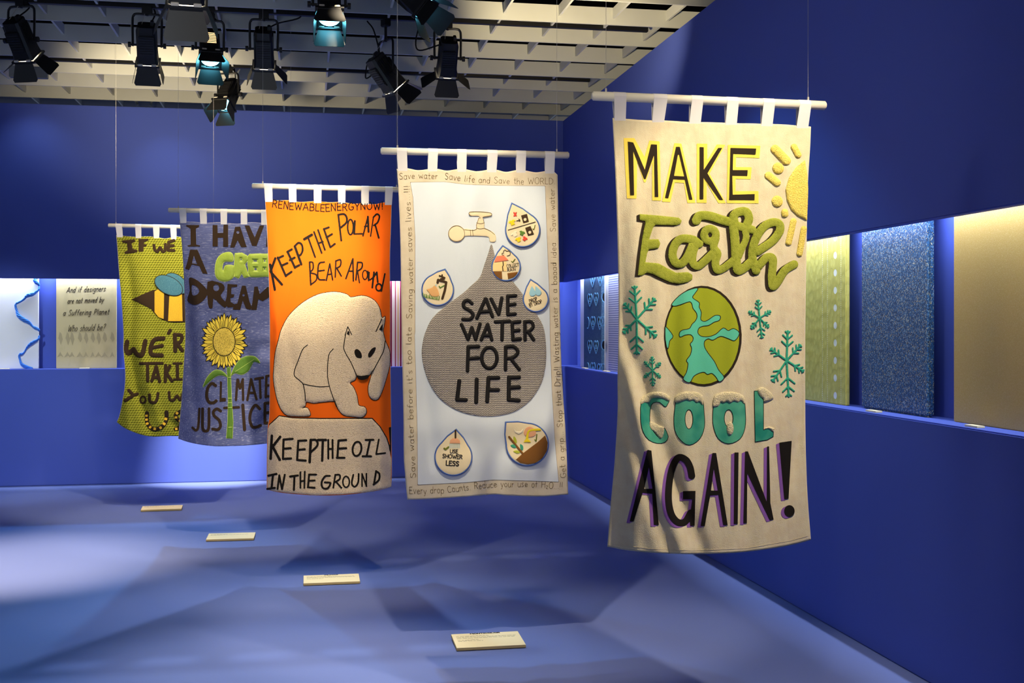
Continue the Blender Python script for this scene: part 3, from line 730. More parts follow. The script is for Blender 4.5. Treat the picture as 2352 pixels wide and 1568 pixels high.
# ------------------------------------------------------------------ theatre spotlights on the louvre ceiling
SPOTS = []
def spotlight(label, px, py, t, pan, tilt, gel='warm', leaves=(38, 30, 34, 34), vents=False, energy=0, cone=55, scale=1.0, cable=None, lens_k=None, leaf_len=0.125):
    """px, py, t: where the pivot sits; tilt > 0 aims away from the viewer; leaves: opening of top, bottom, left, right flap"""
    a = (px - CX) / FOC; b = (HOR - py) / FOC
    piv = Vector((t * (a * CS + SN), t * (CS - a * SN), EYE + b * t))
    r = thing('stage_spotlight', label, 'spotlight', piv, 'stage spotlights hung from the louvre ceiling')
    RZ = Matrix.Rotation(RAD(pan), 4, 'Z'); BODY = RZ @ Matrix.Rotation(RAD(tilt), 4, 'X') @ Matrix.Scale(scale, 4)
    YOKE = RZ @ Matrix.Scale(scale, 4)
    def part(name, bm, mtx, mat, smooth=False, parent=None):
        bmesh.ops.transform(bm, matrix=mtx, verts=bm.verts[:])
        return bobj(name, bm, mat, parent or r, smooth)
    # housing: loft of chamfered sections
    bm = bmesh.new(); rings = []
    for z, hx, hy, c in ((0.150, 0.040, 0.046, 0.012), (0.146, 0.058, 0.062, 0.016), (0.05, 0.062, 0.068, 0.016), (-0.07, 0.068, 0.074, 0.016), (-0.118, 0.072, 0.078, 0.014)):
        P = [(hx - c, -hy), (hx, -hy + c), (hx, hy - c), (hx - c, hy), (-hx + c, hy), (-hx, hy - c), (-hx, -hy + c), (-hx + c, -hy)]
        rings.append([bm.verts.new((x, y, z)) for x, y in P])
    for q, w in zip(rings, rings[1:]):
        for k in range(8): bm.faces.new((q[k], q[(k + 1) % 8], w[(k + 1) % 8], w[k]))
    bm.faces.new(rings[0])
    for sx in (-1, 1):                                        # cooling ribs down both sides
        for yy in (-0.045, -0.027, -0.009, 0.009, 0.027, 0.045):
            add_box(bm, (sx * 0.060 - 0.008, yy - 0.002, -0.085), (sx * 0.060 + 0.008, yy + 0.002, 0.120))
    add_box(bm, (-0.052, -0.082, -0.06), (0.052, -0.068, 0.09), None, 0.004); add_box(bm, (-0.052, 0.068, -0.06), (0.052, 0.082, 0.09), None, 0.004)
    add_box(bm, (0.028, -0.02, 0.145), (0.050, 0.02, 0.178), None, 0.003)
    body = part('housing', bm, BODY, 'black_metal')
    bm = bmesh.new()                                         # slotted vent plate towards the hall
    for k in range(7):
        z = 0.070 - k * 0.018
        add_box(bm, (-0.044, -0.086, z - 0.003), (0.044, -0.081, z + 0.005)) if not vents else add_box(bm, (-0.040, -0.0835, z), (0.040, -0.0815, z + 0.007))
    part('vent_slots', bm, BODY, 'vent_glow' if vents else 'leaf_metal', parent=body)
    bm = bmesh.new()                                         # colour frame holder
    for p, q in (((-0.084, -0.084), (0.084, -0.068)), ((-0.084, 0.068), (0.084, 0.084)), ((-0.084, -0.068), (-0.068, 0.068)), ((0.068, -0.068), (0.084, 0.068))):
        add_box(bm, (p[0], p[1], -0.134), (q[0], q[1], -0.120))
    frame = part('colour_frame', bm, BODY, 'black_metal')
    for sx in (-1, 1):
        for sy in (-1, 1):
            bm = bmesh.new(); add_box(bm, (sx * 0.045 - 0.016, sy * 0.078 - 0.009, -0.122), (sx * 0.045 + 0.016, sy * 0.078 + 0.009, -0.108), None, 0.002)
            part('clip', bm, BODY, 'steel', parent=frame)
    bm = bmesh.new(); bmesh.ops.create_cone(bm, cap_ends=True, segments=28, radius1=0.040, radius2=0.067, depth=0.016, matrix=Matrix.Translation((0, 0, -0.120)))
    part('lens', bm, BODY, 'lens_cyan' if gel == 'cyan' else 'lens_warm', True)
    L = leaf_len
    for k, (ang, rot) in enumerate(zip(leaves, (0, 180, 90, -90))):
        wide = 0.066 if k < 2 else 0.060; tip = 0.092 if k < 2 else 0.080
        bm = bmesh.new(); vs = []
        for d in (0, 0.0022):
            vs.append([bm.verts.new(v) for v in ((-wide, 0, d), (wide, 0, d), (tip, L * 0.86, d), (tip - 0.010, L, d), (-tip + 0.010, L, d), (-tip, L * 0.86, d))])
        bm.faces.new(vs[0][::-1]); bm.faces.new(vs[1])
        for i in range(6): bm.faces.new((vs[0][i], vs[0][(i + 1) % 6], vs[1][(i + 1) % 6], vs[1][i]))
        add_cyl(bm, (-wide, 0, 0), (wide, 0, 0), 0.004, seg=8)
        # hinge on the frame edge: local Y of the leaf runs outwards from straight-ahead by ang
        mt = Matrix.Rotation(RAD(rot), 4, 'Z') @ Matrix.Translation((0, -0.078, -0.138)) @ Matrix.Rotation(RAD(-90 - ang), 4, 'X')
        part('barn_door', bm, BODY @ mt, 'leaf_metal')
    bm = bmesh.new()                                         # yoke: flat strap over the top
    top = (3.735 - piv.z) / scale - 0.05
    ytop = min(0.245, top)
    for sx in (-1, 1):
        add_tube(bm, spline([(sx * 0.096, 0, -0.01), (sx * 0.098, 0, ytop - 0.05), (sx * 0.090, 0, ytop - 0.012), (sx * 0.070, 0, ytop), (0, 0, ytop)], 4), 0.0085, 6)
    part('yoke', bm, YOKE, 'black_metal')
    for sx in (-1, 1):
        bm = bmesh.new(); add_cyl(bm, (sx * 0.070, 0, 0), (sx * 0.122, 0, 0), 0.008); add_cyl(bm, (sx * 0.108, 0, 0), (sx * 0.128, 0, 0), 0.019, seg=10)
        part('knob', bm, YOKE, 'black_metal')
    bm = bmesh.new(); add_cyl(bm, (0, 0, ytop - 0.01), (0, 0, max(top, ytop) + 0.02), 0.010); add_box(bm, (-0.035, -0.025, top), (0.035, 0.025, top + 0.055), None, 0.006)
    part('clamp', bm, YOKE, 'black_metal')
    bm = bmesh.new()
    pts = cable or [(0.02, 0.02, 0.15), (0.03, 0.05, 0.24), (-0.03, 0.05, 0.30), (0.06, 0.03, top)]
    top_end = pts[-1]
    m = BODY @ Vector(pts[0]); pp = [m] + [YOKE @ Vector(q) for q in pts[1:]]
    add_tube(bm, spline([tuple(q) for q in pp], 7), 0.0055 * scale, 6)
    bobj('cable', bm, 'cable', r, True)
    bm = bmesh.new(); e = BODY @ Vector((-0.03, 0, 0.148)); add_tube(bm, [tuple(e), tuple(YOKE @ Vector((-0.012, 0.0, ytop + 0.02)))], 0.002, 5)
    bobj('safety_wire', bm, 'steel', r)
    if energy:
        p = piv + (BODY @ Vector((0, 0, -0.150))); q = piv + (BODY @ Vector((0, 0, -2.0)))
        o = light('spot_lamp', 'SPOT', p, q, energy, CYAN if gel == 'cyan' else WARM, 0.03, cone, 0.6)
        o.parent = r; o.matrix_parent_inverse = Matrix.Translation(-piv)
    return r
spotlight('black spotlight hung from the louvres, leftmost of all, leaning right', 49, 92, 7.89, -20, 40, leaves=(30, 30, 40, 60), energy=E_SPOT)
spotlight('upright black spotlight second from left, narrow flaps hanging straight down', 338, 104, 8.09, 3, 34, leaves=(12, 20, 12, 14), energy=E_SPOT, cable=[(0.03, 0.02, 0.15), (0.05, 0.04, 0.25), (-0.02, 0.03, 0.33), (0.0, 0.03, 0.36)])
spotlight('black spotlight with a blue lens and orange glow in its vents, left of centre', 482, 112, 8.25, 8, -40, 'cyan', leaves=(6, 20, 20, 14), vents=True, energy=E_CY)
spotlight('black spotlight with wide open flaps directly above the orange banner', 606, 113, 8.23, 0, 38, leaves=(28, 30, 42, 22), energy=E_SPOT, cable=[(0.03, 0.02, 0.15), (0.10, 0.04, 0.20), (0.26, 0.05, 0.26), (0.16, 0.04, 0.36), (0.02, 0.03, 0.385)])
spotlight('small spotlight with a blue lens hanging lowest, in front of the back wall', 524, 218, 9.98, -24, -36, 'cyan', leaves=(0, 18, 10, 20), energy=E_CY2)
spotlight('spotlight with a bright blue lens facing the viewer at the top centre', 756, 12, 6.9, 0, -38, 'cyan', leaves=(4, 10, 8, 8), energy=E_CY)
spotlight('tilted spotlight cut by the top edge right of centre, lit flaps pointing down right', 945, -8, 7.0, 62, -48, 'cyan', leaves=(24, 30, 34, 30), energy=70)
spotlight('black spotlight leaning steeply right with a loop of cable at its left', 886, 170, 8.42, -62, 42, leaves=(26, 30, 34, 30), energy=E_SPOT, cable=[(-0.05, 0.0, 0.14), (-0.10, -0.05, 0.02), (-0.20, -0.05, 0.0), (-0.20, -0.02, 0.14), (-0.08, 0.0, 0.12), (-0.16, 0.0, 0.34), (-0.26, 0.0, 0.44)])
spotlight('black spotlight with four flaps spread wide, rightmost of the row', 1028, 134, 8.48, 0, 40, leaves=(28, 34, 55, 55), energy=E_SPOT, cable=[(-0.05, 0.02, 0.10), (-0.22, 0.02, 0.06), (-0.20, 0.03, 0.24), (-0.06, 0.0, 0.4)])
spotlight('large black spotlight cut by the top edge, nearest of all', 428, -66, 5.3, 4, 30, leaves=(20, 24, 22, 26), energy=E_SPOT, scale=1.12)


# ------------------------------------------------------------------ hanging banners
class Banner:
    """a cloth hung in the plane y = Y; outline given as photograph sightlines, folds as real depth"""
    def __init__(s, label, Y, left, right, top, bottom, folds, cloth, base, group='knitted protest banners hanging in a row'):
        s.Y = Y; P = lambda t: np.array([[float(v) for v in q.split(',')] for q in t.split()])
        s.l, s.r, s.t, s.b = P(left), P(right), P(top), P(bottom)
        s.folds = folds
        s.x0, s.x1 = s.l[:, 0].min(), s.r[:, 0].max(); s.y0, s.y1 = s.t[:, 1].min(), s.b[:, 1].max()
        cx, _, _ = unproject_y((s.t[0, 0] + s.t[-1, 0]) / 2, 0, Y)
        s.o = np.array([float(cx), Y, 0.0])
        s.root = thing('hanging_banner', label, 'banner', tuple(s.o), group)
        nu, nv = 110, 210
        U, V = np.meshgrid(np.linspace(0, 1, nu), np.linspace(0, 1, nv), indexing='ij')
        def edge(E, ax, T):                         # smooth lookup along an outline edge
            Q = spline(E, 8); k = Q[:, 1 - ax] if ax == 0 else Q[:, 0]
            n = (k - k[0]) / (k[-1] - k[0]); return np.interp(T, n, Q[:, ax])
        # Coons patch of the four edges
        L = np.stack([edge(s.l, 0, V), np.interp(V, [0, 1], [s.l[0, 1], s.l[-1, 1]])], -1)
        R = np.stack([edge(s.r, 0, V), np.interp(V, [0, 1], [s.r[0, 1], s.r[-1, 1]])], -1)
        T = np.stack([np.interp(U, [0, 1], [s.t[0, 0], s.t[-1, 0]]), edge(s.t, 1, U)], -1)
        B = np.stack([np.interp(U, [0, 1], [s.b[0, 0], s.b[-1, 0]]), edge(s.b, 1, U)], -1)
        u, v = U[..., None], V[..., None]
        c = lambda e, i: e[i]
        S = (1 - u) * L + u * R + (1 - v) * T + v * B - ((1 - u) * (1 - v) * s.t[0] + u * (1 - v) * s.t[-1] + (1 - u) * v * s.b[0] + u * v * s.b[-1])
        idx = np.arange(nu * nv).reshape(nu, nv)
        F = np.stack([idx[:-1, :-1], idx[:-1, 1:], idx[1:, 1:], idx[1:, :-1]], -1).reshape(-1, 4)
        def sheet(name, off, grow, mat, rim=None):
            q = S.copy(); q[..., 0] += (u[..., 0] - 0.5) * 2 * grow; q[..., 1] += (v[..., 0] - 0.5) * 2 * grow * 0.4
            x, y, z = s.map(q[..., 0].ravel(), q[..., 1].ravel(), off)
            Vv = np.stack([x, y, z], 1) - s.o; Fv = F.tolist()
            rimv = np.concatenate([idx[:, 0], idx[-1, 1:], idx[::-1, -1][1:], idx[0, ::-1][1:-1]])
            x2, y2, z2 = s.map(q[..., 0].ravel()[rimv], q[..., 1].ravel()[rimv], off - 0.0022)
            n = len(Vv); m = len(rimv); Vv = np.vstack([Vv, np.stack([x2, y2, z2], 1) - s.o])
            for i in range(m): j = (i + 1) % m; Fv.append([int(rimv[i]), int(rimv[j]), n + j, n + i])
            return obj(name, Vv.tolist(), Fv, mat, s.root, True)
        s.cloth = sheet('cloth', 0.0, 0.0, cloth)
        s.lining = sheet('lining', -0.0030, 0.7, base)
    def uv(s, px, py):
        return (px - s.x0) / (s.x1 - s.x0), (py - s.y0) / (s.y1 - s.y0)
    def map(s, px, py, off):
        u, v = s.uv(np.asarray(px, float), np.asarray(py, float))
        d = np.zeros_like(u)
        for f in s.folds: d = d + f(u, v)
        x, y, z = unproject_y(px, py, s.Y - d - off)
        return x, y, z
    def art(s, name, A, mat, parent=None, **k):
        k.setdefault('res', 1.2)
        return art_mesh(name, A, s.map, mat, parent or s.root, origin=s.o, **k)
    def hang(s, rod, tabs, wires, r=0.0165, tw=None):
        """rod (x0,y0,x1,y1), tabs [(x at rod left, right, x at cloth left, right, y cloth)], wires px"""
        p = [float(v) for v in unproject_y(rod[0], rod[1], s.Y)]; q = [float(v) for v in unproject_y(rod[2], rod[3], s.Y)]
        p, q = Vector(p) - Vector(s.o), Vector(q) - Vector(s.o)
        bm = bmesh.new(); add_cyl(bm, p, q, r, seg=28)
        e = [ed for ed in bm.edges if len(ed.link_faces) == 2 and any(len(f.verts) > 4 for f in ed.link_faces)]
        bmesh.ops.bevel(bm, geom=e, offset=r * 0.25, segments=2, affect='EDGES')
        bobj('rod', bm, 'rod', s.root, True)
        zr = lambda x: p.z + (q.z - p.z) * (x - p.x) / (q.x - p.x)
        for (a0, a1, c0, c1, cy) in tabs:
            cyv = cy
            X = []
            for xa, xc in ((a0, c0), (a1, c1)):
                xr = float(unproject_y(xa, 0, s.Y)[0]) - s.o[0]
                xx, yy, zz = [float(v) for v in s.map(np.array([xc]), np.array([cyv + 3.0]), -0.001)]
                zz -= 0.004
                R = r + 0.0012; zc = zr(xr); prof = []
                ly = yy - s.o[1]
                prof.append((xx - s.o[0], ly - 0.0008, zz))
                prof.append((xx * .35 - s.o[0] * .35 + xr * .65, ly * .3 - R * .7, zz * .35 + zc * .65))
                for an in np.linspace(180, 0, 9): prof.append((xr, R * math.cos(RAD(an)), zc + R * math.sin(RAD(an))))
                prof.append((xx * .35 - s.o[0] * .35 + xr * .65, ly * .3 + R * .7, zz * .35 + zc * .65))
                prof.append((xx - s.o[0], ly + 0.0052, zz))
                X.append(prof)
            n = len(X[0]); V = X[0] + X[1]; F = [(i, i + 1, n + i + 1, n + i) for i in range(n - 1)]
            o = obj('tab', V, F, 'tab', s.root)
            md = o.modifiers.new('solid', 'SOLIDIFY'); md.thickness = 0.0012; md.offset = 1
        for wx in wires:
            xw = float(unproject_y(wx, 0, s.Y)[0]) - s.o[0]
            bm = bmesh.new(); add_cyl(bm, (xw, 0, zr(xw) + r * 0.6), (xw, 0, 4.9), 0.0007, seg=6)
            add_cyl(bm, (xw, 0, zr(xw) + r * 0.6), (xw, 0, zr(xw) + r + 0.012), 0.004, seg=8)
            bobj('hanging_wire', bm, 'wire', s.root)

sstep = lambda x, a, b: (lambda t: t * t * (3 - 2 * t))(np.clip((x - a) / (b - a), 0, 1))
def ridge(amp, w, pts, fade=0.12):
    """a fold of height amp whose crest runs through the (u, v) points"""
    P = np.array(pts, float)
    def f(u, v):
        c = np.interp(v, P[:, 1], P[:, 0]); v0, v1 = P[0, 1], P[-1, 1]
        return amp * np.exp(-((u - c) / w) ** 2) * sstep(v, v0 - fade, v0 + fade) * (1 - sstep(v, v1 - fade, v1 + fade) if v1 < 0.98 else 1)
    return f
def curl(amp, u0, u1, v0=-1.0, v1=-0.5):
    """one side swings back by amp between u0 and u1, growing from v0 to v1"""
    return lambda u, v: -amp * sstep(u, u0, u1) * sstep(v, v0, v1)
def waves(amp, n, ph=0.0, v0=0.0, v1=1.0, sl=0.0):
    return lambda u, v: amp * np.sin(2 * math.pi * (n * (u + sl * v)) + ph) * sstep(v, v0, v1)
def belly(amp): return lambda u, v: amp * np.sin(math.pi * np.clip(u, 0, 1)) * np.clip(v, 0, 1) ** 2

# ================================================================== 1: MAKE EARTH COOL AGAIN
B = Banner('cream banner reading Make Earth Cool Again, largest and nearest, beside the right wall', 4.0,
  '1407.5,271 1412,360 1417,485 1421,650 1421,770 1419,870 1419,950 1412,1062 1404,1150 1395.5,1255',
  '1862,291 1860,340 1855,422 1852,560 1849,770 1849,950 1851,1060 1855,1150 1862,1239',
  '1407.5,271 1440,273 1480,276 1530,277 1580,280 1635,281 1690,283 1740,284 1800,286 1835,289 1862,291',
  '1395.5,1255 1440,1263 1490,1268 1560,1271.5 1620,1271.5 1700,1268 1780,1258 1830,1248 1862,1239',
  [curl(0.075, 0.16, 0.0, 0.05, 0.6), ridge(0.024, 0.05, [(0.02, 0.46), (0.10, 0.62), (0.22, 0.80), (0.36, 0.99)]), ridge(-0.022, 0.045, [(0.10, 0.50), (0.20, 0.66), (0.33, 0.84), (0.46, 0.99)]),
   ridge(0.011, 0.045, [(0.02, 0.58), (0.08, 0.74), (0.2, 0.92), (0.26, 1.0)]), ridge(-0.010, 0.04, [(0.04, 0.55), (0.13, 0.74), (0.26, 0.95), (0.30, 1.0)]),
   waves(0.004, 5.2, 0.5, 0.1, 0.6, 0.02), ridge(-0.012, 0.035, [(0.97, 0.60), (0.93, 0.74), (0.88, 0.86)]), ridge(0.008, 0.05, [(0.90, 0.62), (0.85, 0.8)]), belly(0.05), waves(0.003, 8, 1.2, 0.0, 0.12)],
  'cream', 'lining')
fa, fb, fc = (1340, 260, 4), (1340, 620, 4), (1340, 900, 4)
A = Art(fa).P('370,228 468,228 562,400 606,250 700,258 714,804 632,800 632,450 572,634 556,634 494,440 488,784 400,782')
A.P('836,274 900,278 1030,824 956,824 924,640 840,636 800,816 722,812').P('1042,278 1138,280 1138,432 1226,286 1304,290 1160,555 1310,826 1240,826 1132,640 1132,824 1042,822')
A.P('1326,290 1626,298 1618,412 1402,404 1400,494 1546,496 1538,606 1398,602 1398,716 1608,714 1610,828 1318,826')
B.art('lettering_backing', A, 'lemon', off=0.0012)
A = Art(fa).P('408,260 458,268 565,520 622,285 676,288 688,768 656,768 650,380 572,604 558,604 458,345 466,752 430,752')
A.P('852,308 886,308 1002,793 972,793 932,610 826,605 780,780 750,778').H('868,380 880,380 928,580 833,575')
A.P('1068,310 1106,312 1106,520 1238,318 1276,318 1140,552 1284,796 1250,796 1104,590 1102,790 1068,790')
A.P('1352,318 1588,324 1582,380 1376,372 1372,522 1510,522 1506,576 1368,572 1372,748 1574,742 1572,798 1340,796')
B.art('lettering', A, 'brown_black', off=0.0024, res=1.0)['label'] = 'dark MAKE lettering edged in yellow'
E_ = Art(fa).P('516,925 700,940 875,958 903,985 893,1015 855,1030 660,1025 638,1055 605,1158 690,1156 708,1195 690,1240 600,1252 585,1290 570,1368 690,1378 790,1432 850,1465 960,1458 1003,1485 1000,1525 960,1552 880,1568 800,1555 700,1510 640,1478 580,1465 540,1492 500,1490 520,1300 545,1120 572,992 516,982')
E_.C(78, '1062,1200 1000,1160 900,1155 840,1210 818,1300 845,1370 900,1380 955,1320 1000,1220').C(74, '1040,1180 1005,1290 1005,1370 1050,1404 1110,1362 1195,1280')
E_.R(72, 1163, 1118, 54, 58).C(72, '1216,1150 1196,1230 1232,1290 1212,1370 1232,1440 1295,1418 1375,1355')
E_.C(84, '1038,985 1066,944 1160,944 1290,985 1380,1006').C(80, '1386,1000 1382,940 1430,906 1495,906 1520,965 1505,1020').C(84, '1380,1050 1395,1200 1402,1330 1420,1440 1480,1418 1545,1362')
E_.C(76, '1440,1040 1500,1056 1552,1070').C(62, '1486,1080 1494,1150 1462,1230 1430,1310').S(70, '1340,1000 1420,1030')
E_.C(78, '1588,1445 1552,1330 1572,1180 1650,1050 1740,1002 1800,1020 1802,1085 1740,1170 1650,1236 1600,1270').C(76, '1612,1400 1642,1365 1690,1322 1738,1335 1738,1420 1732,1500 1742,1590 1790,1540 1850,1445 1936,1388')
sh = Art(fa); 
for k in (0.35, 0.7, 1.0): sh.sh += E_.copy(-27 * k, 12 * k).sh
B.art('lettering_shadow', sh, 'brown_black', off=0.0014, res=1.2)
B.art('lettering', E_, 'moss_fleece', off=0.003, res=1.2, puff=0.0035, soft=3, wobble=0.5)['label'] = 'fluffy moss green Earth script'
A = Art(fa).P('2036,430 1950,500 1890,590 1858,700 1870,800 1910,890 1970,945 2056,985 2066,700 2058,560')
B.art('sun_disc', A, 'lemon_fleece', off=0.002, puff=0.007, soft=3, wobble=0.5)
for q in ((82, '1762,330 1866,436'), (60, '1936,310 1974,382'), (100, '1788,502 1792,508'), (70, '1700,572 1780,638'), (100, '1780,806 1782,812'), (64, '1850,908 1852,926'), (58, '1930,992 1886,1188'), (56, '2026,1062 1986,1290')):
    B.art('sun_ray', Art(fa).S(*q), 'lemon_fleece', off=0.002, puff=0.006, soft=3, wobble=0.5)
ring = Art(fb).E(1098, 606, 357, 462, -2)
B.art('globe_outline', ring, 'brown_black', off=0.0014, res=1.2)
gl = B.art('globe', Art(fb).E(1094, 606, 338, 442, -2), 'globe_green', off=0.0024, res=1.5)
T1 = '1048,168 960,190 880,240 815,312 840,328 900,312 975,287 1000,310 1010,350 1040,390 1048,430 1030,470 1000,500 975,540 910,555 885,580 890,612 930,595 985,590 1012,620 1005,655 985,680 998,720 985,780 950,830 965,860 950,940 920,1000 975,1030 1010,975 1060,945 1110,935 1140,955 1180,945 1220,980 1250,1022 1290,985 1240,920 1200,840 1140,760 1108,700 1112,650 1150,628 1190,640 1260,605 1340,630 1390,645 1430,580 1380,540 1330,560 1285,535 1220,590 1150,615 1080,610 1048,575 1060,530 1100,512 1150,505 1200,475 1245,460 1255,425 1210,420 1150,460 1110,475 1075,455 1080,390 1060,340 1060,300 1000,255 1020,215'
T2 = '760,527 820,605 790,650 775,720 756,640 754,540'
A = Art(fb).P(T1, 3).P(T2, 3)
B.art('sea_outline', A, 'brown_black', gl, off=0.0030, grow=1.7, res=1.0)
B.art('sea', A, 'teal', gl, off=0.0038, res=1.0)
def flake(cx, cy, tips, w, frame=fb, br=0.30):
    A = Art(frame)
    for tx, ty in tips:
        dx, dy = tx - cx, ty - cy; A.S(w, [(cx, cy), (tx, ty)]); L = math.hypot(dx, dy)
        for f in (0.48, 0.72, 0.92):
            for sg in (-1, 1):
                a = RAD(48) * sg; bx, by = dx * math.cos(a) - dy * math.sin(a), dx * math.sin(a) + dy * math.cos(a)
                k = br * (1.1 - 0.55 * f) if f < 0.9 else 0.10
                A.S(w * 0.8, [(cx + dx * f, cy + dy * f), (cx + dx * f + bx * k, cy + dy * f + by * k)])
    return A
for cx, cy, tips, w in ((490, 450, [(470, 150), (490, 770), (378, 310), (655, 265), (372, 575), (665, 610)], 20), (1620, 440, [(1605, 278), (1640, 622), (1522, 382), (1718, 378), (1545, 535), (1700, 525)], 15),
                        (635, 920, [(632, 798), (637, 1060), (562, 842), (708, 852), (560, 985), (708, 985)], 12), (1868, 830, [(1878, 560), (1887, 1160), (1722, 725), (1995, 690), (1740, 1020), (2020, 930)], 19)):
    B.art('snowflake', flake(cx, cy, tips, w), 'teal_yarn', off=0.002, puff=0.002, soft=1.5, res=0.9)
A = Art(fc).P('525,180 530,110 580,60 700,50 790,55 765,130 740,130 700,95 640,100 615,160 612,300 650,370 700,420 720,340 745,330 780,410 750,460 680,472 600,440 550,370 528,280', 2)
A.P('845,110 850,40 930,5 1010,5 1090,40 1110,200 1112,320 1070,430 975,488 890,440 840,350 832,230', 3).HE(970, 250, 36, 88)
A.P('1195,120 1205,40 1280,10 1390,10 1470,50 1490,200 1485,330 1440,430 1335,475 1240,430 1195,320 1188,220', 3).HE(1335, 242, 40, 80).P('1570,-10 1610,-10 1655,80 1655,350 1700,330 1746,370 1744,410 1690,440 1578,458')
B.art('lettering_outline', A, 'black_knit', off=0.0014, grow=0.7, res=0.9)
B.art('lettering', A, 'teal_dye', off=0.0026, grow=-0.7, res=0.9)['label'] = 'teal COOL lettering'
for q in ('530,112 536,60 600,8 720,0 796,46 784,84 740,64 690,52 630,60 605,96 560,98', '842,92 850,30 930,-2 1040,2 1098,40 1098,120 1070,92 1040,98 1010,76 980,84 950,72 920,80 880,94', '1190,132 1205,38 1280,2 1400,2 1478,45 1480,112 1450,82 1420,96 1385,84 1350,102 1320,88 1290,102 1262,96 1240,130',
          '1600,-20 1650,-44 1725,6 1745,60 1665,92 1652,60 1625,36', '608,275 650,280 700,310 742,325 730,410 700,424 660,372 618,336', '1660,342 1700,318 1752,330 1746,366 1722,352 1700,338'):
    B.art('snow_cap', Art(fc).P(q, 3), 'snow_fleece', off=0.003, puff=0.006, soft=2.5, wobble=0.6, res=1.0)
B.art('snow_cap', Art(fc).E(1348, 335, 32, 62), 'snow_fleece', off=0.003, puff=0.006, soft=2.5, wobble=0.6, res=1.0)
A = Art(fc).P('588,530 625,538 693,1222 648,1220 632,935 545,925 460,1190 425,1188').H('602,690 558,890 634,888')
A.C(62, '996,770 980,690 940,622 870,604 815,700 786,860 784,1010 812,1130 870,1196 935,1190 985,1110').S(40, '960,640 1000,760').P('915,910 1030,908 1022,1228 982,1230 978,1180 1000,985 915,985')
A.P('1185,560 1220,560 1326,1222 1285,1222 1240,945 1165,950 1115,1232 1078,1230').H('1199,700 1172,905 1236,905').P('1388,555 1426,555 1418,1212 1382,1212')
A.P('1486,545 1512,545 1685,1010 1688,500 1706,498 1718,1020 1748,1170 1712,1178 1506,745 1502,1205 1470,1205').P('1800,465 1914,448 1885,980 1846,985').E(1893, 1093, 48, 54)
pu = Art(fc)
for k in (0.5, 1.0): pu.sh += A.copy(-30 * k, 14 * k).sh
B.art('lettering_shadow', pu, 'purple', off=0.0014, res=1.0)
B.art('lettering', A, 'black_knit', off=0.0026, res=0.9)['label'] = 'black AGAIN! lettering with purple edges'
A = Art(fc).S(3, '260,1396 600,1440 1000,1458 1500,1436 1900,1366 2060,1324'); B.art('hem_stitch', A, 'felt', off=0.001, res=0.6)
def tabs(xs, cl, ys): return [(a0, a1, c0, c1, y) for (a0, a1), (c0, c1), y in zip(xs, cl, ys)]
B.hang((1360, 220, 1896, 242.5), tabs([(1408, 1436), (1499, 1530), (1586, 1612), (1667, 1693), (1750, 1776), (1833, 1859)], [(1411, 1437), (1498, 1525), (1583, 1609), (1666, 1692), (1748, 1774), (1829, 1856)], [272, 276, 279, 282, 285, 289]), (1392, 1856))

# ================================================================== 2: SAVE WATER FOR LIFE
B = Banner('pale blue banner with beige border and grey water drop reading Save Water For Life', 5.425,
  '912,388 916,445 920,545 922,670 923.7,785 927,945 928,1045 931,1090 936,1147', '1280,402 1281,470 1282.5,545 1285,670 1287,785 1292,895 1297,970 1300,1020 1304.5,1135',
  '912,388 935,386.5 960,391 985,388.5 1005,388 1027,392 1050,388.5 1070,389 1095,393.5 1120,390 1140,390 1162,395 1185,391 1205,391.5 1230,396 1252,393 1270,394 1280,402',
  '936,1147 995,1145 1070,1140 1132,1135 1170,1137.5 1245,1139.5 1304.5,1135',
  [curl(0.03, 0.10, 0.0, 0.2, 0.9), ridge(0.012, 0.07, [(0.55, 0.82), (0.50, 0.9), (0.46, 1.0)]), ridge(-0.012, 0.06, [(0.68, 0.78), (0.60, 0.9), (0.52, 1.0)]), ridge(0.010, 0.05, [(0.95, 0.55), (0.90, 0.75), (0.84, 0.9)]), ridge(-0.016, 0.05, [(0.99, 0.66), (0.93, 0.82), (0.85, 0.97)]),
   ridge(-0.010, 0.05, [(0.15, 0.6), (0.2, 0.8), (0.26, 0.95)]), waves(0.004, 3, 0.8, 0, 0.4), belly(0.03), waves(0.004, 5, 0.2, 0, 0.1)], 'felt', 'lining')
fa, fb = (820, 370, 4), (820, 770, 4)
A = Art(fa).P('490,195 800,190 1000,215 1300,225 1728,228 1745,700 1770,1300 1772,1600 1790,2100 1820,2600 1852,2945 1600,2935 1400,2930 1250,2925 1000,2950 558,2972 555,2500 545,2100 530,1600 535,1568 535,700 515,330')
B.art('border_stitch', A, 'thread_brown', off=0.0008, grow=0.6, res=1.5)
bp = B.art('body_panel', A, 'pale_blue', off=0.0016, res=2.0)
A = Art(fa).P('1235,760 1262,850 1300,960 1425,1100 1500,1190 1600,1330 1690,1470 1722,1560 1734,1660 1738,1800 1724,1930 1690,2050 1600,2190 1470,2290 1350,2330 1200,2346 1050,2330 900,2280 770,2190 680,2070 620,1920 594,1770 606,1650 636,1550 700,1432 850,1302 960,1222 1060,1132 1130,1062 1170,950 1205,850', 3)
B.art('water_drop', A, 'grey_knit', off=0.004, res=1.5, puff=0.003, soft=3)
def words(name, A, lab):
    B.art(name, A, 'black_felt', off=0.0085, res=0.9, puff=0.006, soft=2.5, thick=0.004)['label'] = lab
A = Art(fa).C(34, '1056,1306 1020,1278 982,1295 984,1340 1040,1375 1066,1412 1040,1450 974,1452').S(34, '1180,1265 1102,1440;1186,1265 1244,1425;1130,1385 1220,1378;1232,1265 1302,1405;1302,1405 1330,1258;1385,1240 1385,1408;1385,1240 1456,1234;1385,1320 1450,1312;1385,1408 1452,1402')
